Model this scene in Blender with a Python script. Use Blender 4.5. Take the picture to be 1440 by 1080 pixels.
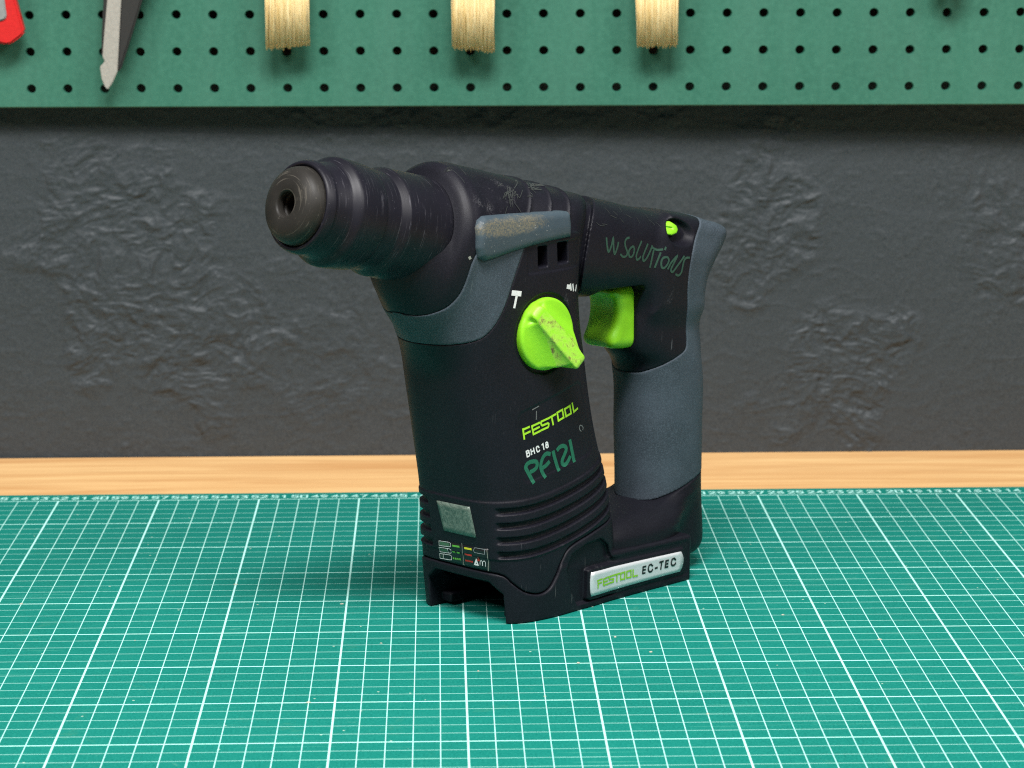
import bpy, math, random
import numpy as np
from mathutils import Vector, Matrix

# ------------------------------------------------------------------ camera
sc = bpy.context.scene
for o in list(bpy.data.objects): bpy.data.objects.remove(o)
COL = sc.collection
camd = bpy.data.cameras.new('camera'); cam = bpy.data.objects.new('camera', camd); COL.objects.link(cam)
YAW, PITCH, ROLL = -0.0261776, 0.182568, -0.0027826
def _axes():
    fw = Vector((-math.sin(YAW)*math.cos(PITCH), math.cos(YAW)*math.cos(PITCH), -math.sin(PITCH)))
    rt = Vector((math.cos(YAW), math.sin(YAW), 0)); up = rt.cross(fw)
    return rt*math.cos(ROLL)+up*math.sin(ROLL), up*math.cos(ROLL)-rt*math.sin(ROLL), fw
_r, _u, _f = _axes()
M = Matrix((_r, _u, -_f)).transposed().to_4x4(); M.translation = Vector((-0.009633, -1.389186, 0.314319))
cam.matrix_world = M
camd.sensor_width = 36.0; camd.sensor_fit = 'HORIZONTAL'; camd.lens = 3991.3/1440*36.0
camd.clip_start = .05; camd.clip_end = 50
camd.dof.use_dof = True; camd.dof.focus_distance = 1.16; camd.dof.aperture_fstop = 26
sc.camera = cam
# ------------------------------------------------------------------ light
w = bpy.data.worlds.new('World'); sc.world = w; w.use_nodes = True
bg = w.node_tree.nodes['Background']; bg.inputs[0].default_value = (.9, .95, 1, 1); bg.inputs[1].default_value = .08
def lamp(name, loc, target, size, power, color):
    d = bpy.data.lights.new(name, 'AREA'); d.shape = 'RECTANGLE'; d.size, d.size_y = size; d.energy = power; d.color = color
    o = bpy.data.objects.new(name, d); COL.objects.link(o); o.location = loc
    o.rotation_euler = (Vector(target)-Vector(loc)).to_track_quat('-Z', 'Y').to_euler()
    return o
lamp('softbox_lamp', (-1.0, -1.05, 1.2), (0, -.15, .05), (.4, .4), 12, (1, .98, .95))
lamp('softbox_lamp', (1.0, -1.05, 1.2), (0, -.15, .05), (.4, .4), 12, (1, .98, .95))
lamp('overhead_lamp', (0, -.95, 1.4), (0, -.15, 0), (.7, .35), 38, (1, .985, .97))
sc.render.engine = 'CYCLES'
sc.view_settings.view_transform = 'Standard'; sc.view_settings.look = 'None'
sc.view_settings.exposure = 0; sc.view_settings.gamma = 1; sc.view_settings.use_curve_mapping = False
sc.cycles.use_denoising = False; sc.cycles.sample_clamp_indirect = 2.0; sc.cycles.filter_width = 1.15
random.seed(5); RNG = np.random.default_rng(5)

import numpy as np
# ---------- tool shape: signed distance fields in tool coordinates (cm) ----------
# a = distance backwards from the front of the base, b = sideways (towards the viewer), c = height
PHI = np.radians(13.789); CP, SP = np.cos(PHI), np.sin(PHI)
A0, C0 = -9.52, 18.31                     # centre of the chuck's tip
def to_st(a, c):
    x, y = a-A0, c-C0
    return x*CP-y*SP, x*SP+y*CP
def from_st(s, t):
    return A0+s*CP+t*SP, C0-s*SP+t*CP
class Tab:                                 # smooth table (Catmull-Rom, sampled)
    def __init__(self, *pts):
        x = np.array([p[0] for p in pts], float); y = np.array([p[1] for p in pts], float)
        m = np.gradient(y, x) if len(x) > 2 else np.full(len(x), (y[-1]-y[0])/(x[-1]-x[0]))
        self.g = np.linspace(x[0], x[-1], 400)
        i = np.clip(np.searchsorted(x, self.g, 'right')-1, 0, len(x)-2)
        h = x[i+1]-x[i]; u = (self.g-x[i])/h
        self.v = ((2*u**3-3*u**2+1)*y[i]+(u**3-2*u**2+u)*h*m[i]+(-2*u**3+3*u**2)*y[i+1]+(u**3-u**2)*h*m[i+1])
    def __call__(self, x): return np.interp(x, self.g, self.v)
def smin(p, q, k):
    h = np.maximum(k-np.abs(p-q), 0)/k
    return np.minimum(p, q)-h*h*k*.25
def smax(p, q, k): return -smin(-p, -q, k)
def sup(x, y, A, B, n):
    x, y = np.abs(x)/A, np.abs(y)/B
    r = (x**n+y**n+1e-9)**(1./n)
    gx, gy = (x/r)**(n-1)/A, (y/r)**(n-1)/B
    return (r-1)/np.sqrt(gx*gx+gy*gy+1e-6)
def rbox(x, y, z, X, Y, Z, r):
    qx, qy, qz = np.abs(x)-X+r, np.abs(y)-Y+r, np.abs(z)-Z+r
    return np.sqrt(np.maximum(qx, 0)**2+np.maximum(qy, 0)**2+np.maximum(qz, 0)**2)+np.minimum(np.maximum(qx, np.maximum(qy, qz)), 0)-r
def poly(x, y, pts, margin=1.0):           # signed distance to a 2-D polygon (only near its box; far outside: margin)
    pts = np.array(pts, float); shape = np.broadcast(x, y).shape
    x = np.broadcast_to(x, shape).ravel(); y = np.broadcast_to(y, shape).ravel()
    res = np.full(x.shape, float(margin)); lo, hi = pts.min(0)-margin, pts.max(0)+margin
    k = np.nonzero((x > lo[0]) & (x < hi[0]) & (y > lo[1]) & (y < hi[1]))[0]
    if len(k) == 0: return res.reshape(shape)
    x, y = x[k], y[k]; d = np.full(x.shape, 1e9); s = np.zeros(x.shape, bool)
    for i in range(len(pts)):
        p, q = pts[i], pts[i-1]; ex, ey = q-p
        wx, wy = x-p[0], y-p[1]
        t = np.clip((wx*ex+wy*ey)/(ex*ex+ey*ey+1e-12), 0, 1)
        d = np.minimum(d, (wx-ex*t)**2+(wy-ey*t)**2)
        c1, c2, c3 = y >= p[1], y < q[1], ex*wy > ey*wx
        s ^= (c1 & c2 & c3) | (~c1 & ~c2 & ~c3)
    res[k] = np.where(s, -1, 1)*np.sqrt(d)
    return res.reshape(shape)
def spline(pts, k=8):                      # closed=False smooth polyline
    P = np.array(pts, float); out = []
    for i in range(len(P)-1):
        p0, p1, p2, p3 = P[max(i-1, 0)], P[i], P[i+1], P[min(i+2, len(P)-1)]
        for j in range(k):
            u = j/k
            out.append(.5*(2*p1+(p2-p0)*u+(2*p0-5*p1+4*p2-p3)*u*u+(3*p1-p0-3*p2+p3)*u**3))
    out.append(P[-1]); return np.array(out)

# head / gear housing, lofted along the chuck axis
hT = Tab((5.5, 2.0), (6.95, 2.05), (7.12, 2.2), (7.22, 2.6), (7.36, 2.8), (7.75, 2.94), (8.6, 2.97), (10, 2.95), (13, 2.9), (17, 2.9))
hB = Tab((5.5, 1.2), (5.9, 1.55), (6.3, 2.05), (6.9, 2.45), (7.3, 2.75), (7.7, 2.88), (8.4, 2.85), (9.4, 2.72), (12, 2.7), (17, 2.55))
hU = Tab((5.5, 2.0), (6.95, 2.05), (7.12, 2.2), (7.22, 2.58), (7.36, 2.76), (7.7, 2.9), (8.4, 2.85), (9.4, 2.72), (12, 2.7), (17, 2.55))
hD = Tab((5.5, 1.7), (5.9, 2.3), (6.2, 2.75), (6.7, 3.3), (7.3, 3.85), (8, 4.4), (8.8, 5.0), (9.6, 5.2), (13, 4.0), (17, 2.5))
hN = Tab((5.5, 2.0), (8.4, 2.1), (9.6, 2.7), (13, 3.2), (17, 3.2))
def f_head(a, b, c):
    s, t = to_st(a, c); n = hN(s)
    w = np.clip((t+2.0)/2.6, 0, 1); w = w*w*(3-2*w)
    f = sup(b, t, hU(s)*w+hB(s)*(1-w), np.where(t > 0, hT(s), hD(s)), n)*.8
    return smax(smax(f, 5.75-s, .25), (s-15.9+.28*b*b)*.75, .5)
# motor body, lofted along the height
mC = Tab((0, 3.25), (2.5, 3.2), (4.9, 2.95), (7.8, 2.32), (11.5, 1.68), (15.5, 1.25), (18, 1.1))
mA = Tab((0, 3.5), (2.5, 3.7), (4.9, 3.78), (7.8, 3.72), (11.5, 3.68), (13.5, 3.55), (15.5, 3.4), (18, 3.2))
mB = Tab((0, 3.0), (2.5, 3.1), (4.9, 2.95), (7.8, 2.85), (11.5, 2.8), (15.5, 2.7), (18, 2.5))
mN = Tab((0, 4.5), (3, 4.2), (5.5, 3.7), (9, 3.5), (13, 3.7), (18, 3.7))
def f_motor(a, b, c):
    f = sup(a-mC(c), b, mA(c), mB(c), mN(c))
    return smax(smax(f, c-16.2, .8), -c, .05)
# base shoe
bW = Tab((-.5, 2.4), (0, 2.55), (.8, 2.9), (2.2, 3.14), (4, 3.06), (7, 2.95), (11.5, 2.88), (13, 2.8))
def f_base(a, b, c):
    f = np.maximum(np.abs(b)-bW(a)-(c-1.)*.02, 0*c-9)
    f = smax(f, -a-.02*c, .5); f = smax(f, a-11.25, .3)
    top = np.where(a < 5.5, 2.35, 2.0)
    f = smax(f, c-2.05, .25)
    return np.maximum(f, -c)
# handle: upright grip, top bridge, foot flare
gC = Tab((0, 12.0), (1.2, 12.05), (3.5, 12.08), (6.5, 12.05), (9, 12.0), (9.6, 11.88), (10.2, 11.62), (11, 11.42), (12, 11.45), (13.5, 11.6), (16, 12.2))
gA = Tab((0, 2.1), (1.2, 2.12), (3.5, 2.0), (6.5, 2.02), (9, 2.03), (9.6, 2.05), (10.2, 2.32), (11, 2.46), (12, 2.42), (13.5, 2.6), (16, 3.0))
gB = Tab((0, 1.8), (1.2, 1.8), (3.5, 1.72), (6.5, 1.75), (9, 1.78), (12, 1.8), (16, 1.8))
def f_grip(a, b, c):
    f = sup(a-gC(c), b, gA(c), gB(c), 2.35)
    f = smax(f, c-14.2, .5)
    return smax(f, .55-c, .8)
kT = Tab((15, 2.9), (17, 2.9), (20, 2.88), (23, 2.9), (27, 2.9))
kD = Tab((13,1.6),(15, 1.6), (17, 1.4), (19, 1.1), (21, 1.0), (23, 1.0), (27, 1.0))
kB = Tab((13, 2.0), (15, 2.12), (16.8, 2.12), (18.5, 2.0), (21, 1.95), (24, 1.95), (26, 1.85))
def f_bridge(a, b, c):
    s, t = to_st(a, c); T, D = kT(s), kD(s)
    f = sup(b, t-(T-D)*.5, kB(s), (T+D)*.5, 2.7)
    e = s+.28*b*b; f = f+.26*np.clip((16.3-e)/.12, 0, 1)
    return smax(smax(f, 13.5-s, .3), s-22.9+.2*b*b, .8)
tail = spline([(21.0, 2.8), (23.4, 2.95), (24.4, 2.93), (24.93, 2.7), (24.85, 2.1), (24.35, 1.25), (23.95, .5), (23.9, -.3), (23.8, -1.0), (21., -1.5)], 6)
def f_tail(a, b, c):
    s, t = to_st(a, c)
    f = poly(s+.2*b*b, t, tail)
    return smax(f*.85, np.abs(b)-1.8, .6)
fW = Tab((1.2, 2.86), (2.1, 2.82), (2.6, 2.76), (2.9, 2.58), (3.15, 2.30), (3.4, 1.95), (3.8, 1.55), (4.4, 1.4), (6, 1.3))
fF = Tab((1.2, 4.4), (2.1, 4.5), (2.9, 4.8), (3.15, 5.6), (3.35, 7.8), (3.5, 9.6), (4.0, 10.5), (6, 10.9))
fR = Tab((1.2, 11.6), (2.1, 11.7), (2.7, 12.1), (3.3, 12.6), (4.2, 12.9), (6, 13.0))
def f_flare(a, b, c):                       # foot between grip and base block
    F, R = fF(c), fR(c)
    f = sup(a-(F+R)*.5, b, (R-F)*.5, fW(c), 3.)
    return smax(smax(f, c-4.6, .6), 1.3-c, .1)*.7
def f_handle(a, b, c):
    f = smin(f_grip(a, b, c), f_bridge(a, b, c), .9)
    return smin(f, f_tail(a, b, c), .8)
def f_body(a, b, c):
    return smin(f_head(a, b, c), f_motor(a, b, c), .7)
def f_all(a, b, c):
    f = smin(f_body(a, b, c), f_base(a, b, c), .25)
    f = smin(f, smin(f_handle(a, b, c), smin(f_flare(a, b, c), f_base(a,b,c), .3), .5), .15)
    return f

def surface_nets(f, lo, hi, h, proj=2):
    """mesh of f = 0 in the box lo..hi with cell size h -> verts, quads"""
    lo = np.array(lo, float); n = np.ceil((np.array(hi)-lo)/h).astype(int)+1
    ax = [lo[i]+h*np.arange(n[i]) for i in range(3)]
    k = 5; nc = -(-n//k)                                # coarse pass, then only the blocks near the surface
    cx = [lo[i]+h*(k*np.arange(nc[i])+(k-1)/2) for i in range(3)]
    G = np.stack(np.meshgrid(*cx, indexing='ij'), -1).reshape(-1, 3)
    fc = f(G[:, 0], G[:, 1], G[:, 2]).reshape(nc)
    near = np.abs(fc) < h*k*1.7+.12
    F = np.repeat(np.repeat(np.repeat(np.where(fc < 0, -1., 1.).astype(np.float32), k, 0), k, 1), k, 2)[:n[0], :n[1], :n[2]].copy()
    act = np.repeat(np.repeat(np.repeat(near, k, 0), k, 1), k, 2)[:n[0], :n[1], :n[2]]
    I = np.argwhere(act)
    for j in range(0, len(I), 400000):
        q = I[j:j+400000]; F[q[:, 0], q[:, 1], q[:, 2]] = f(ax[0][q[:, 0]], ax[1][q[:, 1]], ax[2][q[:, 2]])
    inside = F < 0
    cnt = np.zeros(n-1, np.int8)
    for dx in (0, 1):
        for dy in (0, 1):
            for dz in (0, 1):
                cnt += inside[dx:n[0]-1+dx, dy:n[1]-1+dy, dz:n[2]-1+dz]
    act = (cnt > 0) & (cnt < 8)
    idx = np.full(n-1, -1, np.int64); cells = np.argwhere(act); idx[act] = np.arange(len(cells))
    acc = np.zeros((len(cells), 3)); num = np.zeros(len(cells))
    corner = [(x, y, z) for x in (0, 1) for y in (0, 1) for z in (0, 1)]
    for p in corner:
        for d in range(3):
            if p[d]: continue
            q = list(p); q[d] = 1
            fp = F[cells[:, 0]+p[0], cells[:, 1]+p[1], cells[:, 2]+p[2]]; fq = F[cells[:, 0]+q[0], cells[:, 1]+q[1], cells[:, 2]+q[2]]
            m = (fp < 0) != (fq < 0); u = np.where(m, fp/np.where(m, fp-fq, 1), 0)
            pt = np.array(p, float)[None].repeat(len(cells), 0); pt[:, d] += u
            acc[m] += pt[m]; num[m] += 1
    V = lo+h*(cells+acc/num[:, None])
    quads = []
    for d in range(3):
        e1, e2 = (d+1) % 3, (d+2) % 3
        sl0 = [slice(1, -1)]*3; sl1 = [slice(1, -1)]*3
        sl0[d] = slice(0, n[d]-1); sl1[d] = slice(1, n[d])
        s0, s1 = inside[tuple(sl0)], inside[tuple(sl1)]
        ch = np.argwhere(s0 != s1)
        if not len(ch): continue
        sgn = s0[s0 != s1]
        base = ch.copy(); base[:, e1] += 1; base[:, e2] += 1
        def cell(o1, o2):
            cc = base.copy(); cc[:, e1] -= o1; cc[:, e2] -= o2
            return idx[cc[:, 0], cc[:, 1], cc[:, 2]]
        q = np.stack([cell(1, 1), cell(0, 1), cell(0, 0), cell(1, 0)], 1)
        q[~sgn] = q[~sgn][:, ::-1]
        quads.append(q)
    Q = np.concatenate(quads)
    for _ in range(proj):
        e = h*.2; x, y, z = V.T
        f0 = f(x, y, z); g = np.stack([f(x+e, y, z)-f(x-e, y, z), f(x, y+e, z)-f(x, y-e, z), f(x, y, z+e)-f(x, y, z-e)], 1)/(2*e)
        st = -(f0/np.maximum((g*g).sum(1), .05))[:, None]*g
        V = V+np.clip(st, -h*.5, h*.5)*.8
    return V, Q
DECALS = {
 'lettering_brand': ('body',0.0872,[[(0.752,8.241),(1.117,8.315)],[(0.761,8.276),(0.831,7.841)],[(0.796,8.033),(1.153,8.115)],[(1.701,8.407),(1.258,8.324),(1.34,7.969),(1.744,8.057)],[(1.304,8.144),(1.682,8.229)],[(2.161,8.513),(1.802,8.44),(1.776,8.396),(1.814,8.29),(1.874,8.267),(2.188,8.32),(2.239,8.288),(2.226,8.188),(2.195,8.149),(1.794,8.075)],[(2.207,8.517),(2.652,8.637)],[(2.416,8.553),(2.501,8.214)],[(2.745,8.689),(3.058,8.769),(3.135,8.43),(2.816,8.337),(2.745,8.689)],[(3.205,8.777),(3.533,8.869),(3.601,8.538),(3.284,8.456),(3.205,8.777)],[(3.687,8.955),(3.783,8.576),(4.048,8.681)]]),
 'lettering_model': ('body',0.0591,[[(0.926,7.304),(0.979,7.061)],[(0.926,7.304),(1.02,7.33),(1.076,7.294),(1.047,7.233),(0.957,7.202)],[(1.047,7.233),(1.112,7.202),(1.121,7.135),(1.073,7.084),(0.979,7.068)],[(1.173,7.36),(1.226,7.128)],[(1.328,7.392),(1.391,7.155)],[(1.199,7.247),(1.355,7.283)],[(1.642,7.365),(1.594,7.423),(1.525,7.425),(1.484,7.381),(1.511,7.253),(1.559,7.196),(1.638,7.206),(1.679,7.251)],[(1.814,7.456),(1.876,7.494),(1.929,7.243)],[(2.099,7.531),(2.048,7.509),(2.046,7.451),(2.106,7.421),(2.157,7.442),(2.149,7.502),(2.099,7.531)],[(2.106,7.421),(2.044,7.393),(2.053,7.319),(2.113,7.289),(2.184,7.322),(2.176,7.388),(2.106,7.421)]]),
 'marker_number': ('body',0.1774,[[(1.276,5.949),(1.118,6.226),(0.961,6.484),(0.895,6.638),(0.988,6.77),(1.201,6.83),(1.465,6.792),(1.525,6.656),(1.459,6.521),(1.288,6.437),(1.169,6.411)],[(1.94,6.085),(1.774,6.365),(1.731,6.59),(1.797,6.798),(1.917,6.962),(2.096,7.044),(2.272,7.0)],[(1.852,6.481),(2.03,6.545),(2.211,6.663)],[(2.477,7.06),(2.593,6.678),(2.758,6.252)],[(2.734,7.113),(2.864,7.204),(3.071,7.228),(3.225,7.15),(3.247,7.019),(3.137,6.834),(3.013,6.652),(2.997,6.49),(3.123,6.415),(3.308,6.497),(3.471,6.692)],[(3.496,7.384),(3.589,7.004),(3.713,6.49)]]),
 'marker_name': ('handle',0.0972,[[(6.427,15.633),(6.457,15.291),(6.554,15.03),(6.718,15.266),(6.855,15.592),(6.859,15.252),(6.929,14.903),(7.095,15.139),(7.175,15.368)],[(7.922,15.499),(7.736,15.474),(7.621,15.338),(7.65,15.141),(7.772,14.919),(7.753,14.772),(7.615,14.712),(7.449,14.744),(7.329,14.847)],[(8.15,15.104),(7.96,15.019),(7.869,14.849),(7.947,14.676),(8.113,14.673),(8.226,14.811),(8.245,15.019),(8.15,15.104)],[(8.751,15.251),(8.552,14.987),(8.395,14.674),(8.449,14.502),(8.587,14.518),(8.685,14.598)],[(9.159,15.09),(8.992,14.852),(8.837,14.567),(8.89,14.396),(9.045,14.455),(9.22,14.649),(9.453,14.986)],[(9.449,14.927),(9.734,14.796),(10.03,14.787)],[(9.53,14.784),(9.416,14.449),(9.323,14.079)],[(9.901,14.648),(9.736,14.361),(9.589,14.056)],[(10.211,14.862),(10.159,14.777)],[(10.215,14.443),(10.025,14.429),(9.91,14.258),(9.927,14.045),(10.037,13.975),(10.207,14.082),(10.327,14.283),(10.254,14.44)],[(10.27,13.924),(10.494,14.206),(10.849,14.429),(10.664,14.19),(10.459,13.875),(10.57,13.758),(10.839,13.991),(11.286,14.372)],[(11.617,14.279),(11.437,14.297),(11.276,14.191),(11.189,13.956),(11.11,13.689),(10.943,13.568),(10.768,13.631)]]),
 'hammer_icon': ('body',0.1198,[[(0.309,13.935),(0.181,13.44)]]),
 'hammer_icon_head': ('body',0.2178,[[(0.088,14.046),(0.499,13.972)]]),
 'drill_icon': ('body',0.1089,[[(3.756,13.989),(3.835,13.724)],[(4.137,13.892),(4.052,13.687)],[(3.547,14.026),(3.615,13.783)]]),
 'drill_icon_tip': ('body',0.1851,[[(3.327,13.957),(3.542,13.91)]]),
 'plate_brand': ('plate',0.0725,[[(4.83,1.13),(5.14,1.15)],[(4.87,1.15),(4.89,0.8)],[(4.88,0.99),(5.11,1.01)],[(5.56,1.16),(5.24,1.13),(5.24,0.85),(5.55,0.85)],[(5.24,0.99),(5.51,1.0)],[(5.94,1.16),(5.63,1.15),(5.63,1.02),(5.92,1.01),(5.92,0.87),(5.6,0.86)],[(5.98,1.16),(6.34,1.17)],[(6.15,1.16),(6.15,0.83)],[(6.4,1.16),(6.66,1.17),(6.66,0.87),(6.4,0.87),(6.4,1.16)],[(6.79,1.16),(7.06,1.17),(7.07,0.87),(6.79,0.88),(6.79,1.16)],[(7.2,1.17),(7.2,0.87),(7.49,0.86)]]),
 'plate_series': ('plate',0.0832,[[(8.04,1.17),(7.86,1.17),(7.83,0.89),(7.99,0.88)],[(7.84,1.03),(8.01,1.03)],[(8.47,1.11),(8.36,1.2),(8.25,1.18),(8.19,1.05),(8.21,0.93),(8.3,0.87),(8.41,0.88),(8.47,0.95)],[(8.64,0.97),(8.78,0.98)],[(8.92,1.19),(9.16,1.2)],[(9.06,1.18),(9.0,0.87)],[(9.5,1.18),(9.33,1.18),(9.29,0.9),(9.47,0.9)],[(9.3,1.04),(9.47,1.04)],[(9.97,1.12),(9.86,1.21),(9.73,1.18),(9.68,1.05),(9.7,0.94),(9.8,0.89),(9.91,0.91),(9.97,0.97)]]),
 'scuff': ('body',0.0231,[[(0.542,18.19),(0.673,18.262),(0.654,18.295)],[(0.796,18.218),(0.345,17.762),(0.398,17.81)],[(0.54,17.959),(0.458,18.025),(0.539,18.053)],[(0.824,18.129),(0.654,17.913),(0.767,17.979)],[(0.774,17.94),(1.026,17.958),(0.899,17.819)],[(0.789,18.264),(0.626,18.148),(0.681,18.13)],[(0.41,17.867),(0.616,17.993),(0.398,17.971)],[(0.576,17.8),(0.452,17.807),(0.349,17.603)],[(0.847,18.06),(1.002,18.077),(0.824,18.006)],[(0.926,18.131),(0.804,18.108),(0.436,18.038)],[(0.349,17.869),(0.445,18.005),(0.798,18.275)],[(0.986,18.195),(1.762,18.423),(1.514,18.406)],[(0.451,18.111),(0.276,18.074),(0.026,17.885)],[(0.528,18.152),(0.155,17.934),(0.177,17.819)],[(0.448,17.995),(0.462,18.113),(0.231,17.929)],[(0.586,17.9),(0.529,17.871),(0.719,18.042)],[(0.828,18.238),(0.86,18.124),(0.93,18.164)],[(0.357,18.014),(0.539,18.117),(0.568,18.131)],[(0.878,18.058),(1.014,17.822),(1.436,18.089)],[(0.473,17.741),(0.744,18.06),(0.767,17.898)],[(0.609,17.802),(0.515,17.804),(0.455,17.497)],[(0.461,17.976),(0.333,17.722),(0.334,17.514)],[(2.314,18.093),(1.961,17.982),(2.098,17.999)],[(2.093,17.997),(2.119,18.085),(1.895,17.865)],[(2.19,18.152),(2.358,18.255),(2.188,18.197)],[(2.063,18.107),(2.059,18.095),(1.891,18.154)],[(3.645,18.06),(3.105,18.134)],[(3.1,18.152),(2.856,18.131)],[(2.472,18.071),(2.343,18.004),(2.368,17.901)],[(2.466,18.034),(2.445,18.049),(2.713,18.073)],[(2.489,18.002),(2.868,17.966),(2.767,17.961)],[(2.357,18.017),(2.421,18.012),(2.844,18.031)],[(2.2,17.987),(2.153,18.06),(1.946,18.065)],[(2.917,18.17),(2.445,18.078),(2.451,18.059)],[(3.188,18.097),(2.795,18.114),(2.744,18.135)],[(2.081,18.001),(2.173,18.072),(2.795,18.198)],[(1.761,17.965),(1.805,17.835),(1.522,17.846)],[(2.908,18.102),(3.394,18.08),(3.02,18.15)],[(3.087,18.11),(2.562,18.116)],[(0.593,17.677),(0.813,17.346),(0.893,17.167)],[(0.116,17.579),(-0.171,17.208)],[(-1.808,19.088),(-1.893,19.022)],[(-1.717,19.102),(-1.787,19.099)],[(-1.819,19.115),(-1.826,19.098)],[(-1.808,19.17),(-1.573,19.199)],[(-1.823,19.136),(-1.731,19.18)],[(-1.823,19.061),(-1.741,19.065)],[(-1.829,19.063),(-1.81,19.033)],[(-1.784,19.093),(-1.691,19.075)],[(-1.832,19.046),(-1.772,19.052)],[(-1.67,19.139),(-1.623,19.15)]]),
 'scratch': ('body',0.0189,[[(-1.607,19.113),(-1.587,18.807),(-1.613,18.626)],[(-1.048,19.121),(-1.194,18.883)],[(-1.954,18.97),(-1.883,19.12),(-1.721,19.203)],[(0.112,18.354),(0.496,18.428)]]),
 'panel_mark': ('body',0.0455,[[(4.189,7.928),(4.136,7.852),(4.165,7.749),(4.258,7.668)],[(4.202,7.933),(4.337,7.892),(4.42,7.787),(4.374,7.714)],[(1.296,9.012),(1.666,9.11)],[(1.523,8.92),(1.513,8.578)]]),
 'chip': ('body',0.1092,[[(-2.28,15.746),(-2.245,15.686)]]),
 'scuff_bridge': ('handle',0.02,[[(6.902,16.851),(7.022,16.59)],[(7.35,16.665),(7.493,16.482)],[(8.071,16.781),(7.968,16.569)],[(8.157,16.44),(8.435,16.288)],[(8.853,16.254),(8.871,16.009)],[(9.706,16.331),(9.679,16.131)],[(9.675,16.083),(9.879,15.853)],[(10.061,15.957),(10.229,15.746)],[(7.576,16.327),(7.71,16.169)],[(6.982,16.531),(7.341,16.378)],[(5.902,16.341),(6.089,16.206),(6.395,16.147)],[(6.241,16.25),(6.55,16.192)],[(10.672,16.288),(10.64,16.249)]]),
 'icon_white': ('front',0.0206,[[(-0.847,3.144),(-0.221,3.186),(-0.13,3.152),(-0.165,2.999),(-0.249,2.984),(-0.864,2.934),(-0.847,3.144)],[(-0.881,2.852),(-0.248,2.896),(-0.143,2.865),(-0.171,2.722),(-0.264,2.686),(-0.9,2.641),(-0.881,2.852)],[(-0.923,2.558),(-0.275,2.605),(-0.184,2.573),(-0.214,2.41),(-0.305,2.383),(-0.941,2.347),(-0.923,2.558)],[(-0.359,2.886),(-0.373,2.686)],[(-0.706,2.568),(-0.725,2.367)],[(1.491,2.465),(1.509,2.624),(1.575,2.693),(1.628,2.642),(1.616,2.465)],[(1.632,2.458),(1.649,2.626),(1.724,2.695),(1.795,2.638),(1.777,2.45)]]),
 'icon_grey': ('front',0.0171,[[(1.323,3.217),(1.837,3.215),(1.807,2.998),(1.284,2.997),(1.233,3.086),(1.323,3.217)]]),
 'icon_fill': ('front',0.1425,[[(-0.806,3.043),(-0.209,3.074)],[(-0.848,2.75),(-0.402,2.776)]]),
 'icon_fill_small': ('front',0.1306,[[(-0.817,2.469),(-0.776,2.466)]]),
 'icon_green': ('front',0.0808,[[(-0.033,3.071),(0.406,3.099)],[(-0.072,2.789),(0.105,2.791)],[(0.201,2.798),(0.379,2.806)],[(-0.112,2.497),(-0.03,2.5)],[(0.025,2.502),(0.107,2.507)],[(0.162,2.511),(0.236,2.516)],[(0.291,2.52),(0.362,2.527)]]),
 'icon_yellow': ('front',0.0855,[[(0.701,3.096),(1.13,3.111)]]),
 'icon_red': ('front',0.0712,[[(0.69,2.816),(1.1,2.835)],[(0.652,2.536),(0.725,2.539)],[(0.773,2.537),(0.845,2.54)],[(0.892,2.539),(0.964,2.542)],[(1.016,2.541),(1.083,2.543)],[(1.446,2.809),(1.455,2.674),(1.358,2.677)]]),
 'icon_warn': ('front',0.0712,[[(1.302,2.668),(1.193,2.455),(1.369,2.461),(1.302,2.668)]]),
 'label_wear': ('front',0.0266,[[(0.58,3.287),(0.569,3.05),(0.528,2.611),(0.493,2.35),(0.556,2.313)],[(1.939,3.209),(1.943,2.764),(1.879,2.27)]]),
}
# ------------------------------------------------------------------ materials
def mat(name):
    m = bpy.data.materials.new(name); m.use_nodes = True
    nt = m.node_tree; b = nt.nodes['Principled BSDF']
    return m, nt, b
def N(nt, t, **kw):
    n = nt.nodes.new(t)
    for k, v in kw.items():
        if k.startswith('i_'):
            key = k[2:]; key = int(key) if key.isdigit() else key.replace('_', ' ')
            n.inputs[key].default_value = v
        else: setattr(n, k, v)
    return n
def L(nt, a, b): nt.links.new(a, b)
def math_n(nt, op, a, b=None, c=None):
    n = nt.nodes.new('ShaderNodeMath'); n.operation = op
    for i, v in enumerate((a, b, c)):
        if v is None: continue
        if isinstance(v, (int, float)): n.inputs[i].default_value = v
        else: L(nt, v, n.inputs[i])
    return n.outputs[0]
def ramp(nt, fac, *stops):
    r = nt.nodes.new('ShaderNodeValToRGB'); e = r.color_ramp.elements
    while len(e) < len(stops): e.new(.5)
    for el, (p, c) in zip(e, stops):
        el.position = p; el.color = (c, c, c, 1) if isinstance(c, (int, float)) else (*c, 1)
    L(nt, fac, r.inputs[0]); return r.outputs[0]
def mix(nt, fac, a, b):
    n = nt.nodes.new('ShaderNodeMix'); n.data_type = 'RGBA'
    if isinstance(fac, (int, float)): n.inputs[0].default_value = fac
    else: L(nt, fac, n.inputs[0])
    for i, v in ((6, a), (7, b)):
        if isinstance(v, tuple): n.inputs[i].default_value = (*v, 1)
        else: L(nt, v, n.inputs[i])
    return n.outputs[2]
def obj_co(nt, scale=(1, 1, 1), rot=(0, 0, 0)):
    t = nt.nodes.new('ShaderNodeTexCoord'); mp = nt.nodes.new('ShaderNodeMapping')
    mp.inputs['Scale'].default_value = scale; mp.inputs['Rotation'].default_value = rot
    L(nt, t.outputs['Object'], mp.inputs[0]); return mp.outputs[0]
def noise(nt, co, scale, detail=3, rough=.5, dist=0):
    n = N(nt, 'ShaderNodeTexNoise', i_Scale=scale, i_Detail=detail, i_Roughness=rough, i_Distortion=dist)
    L(nt, co, n.inputs['Vector']); return n.outputs[0]
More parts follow.
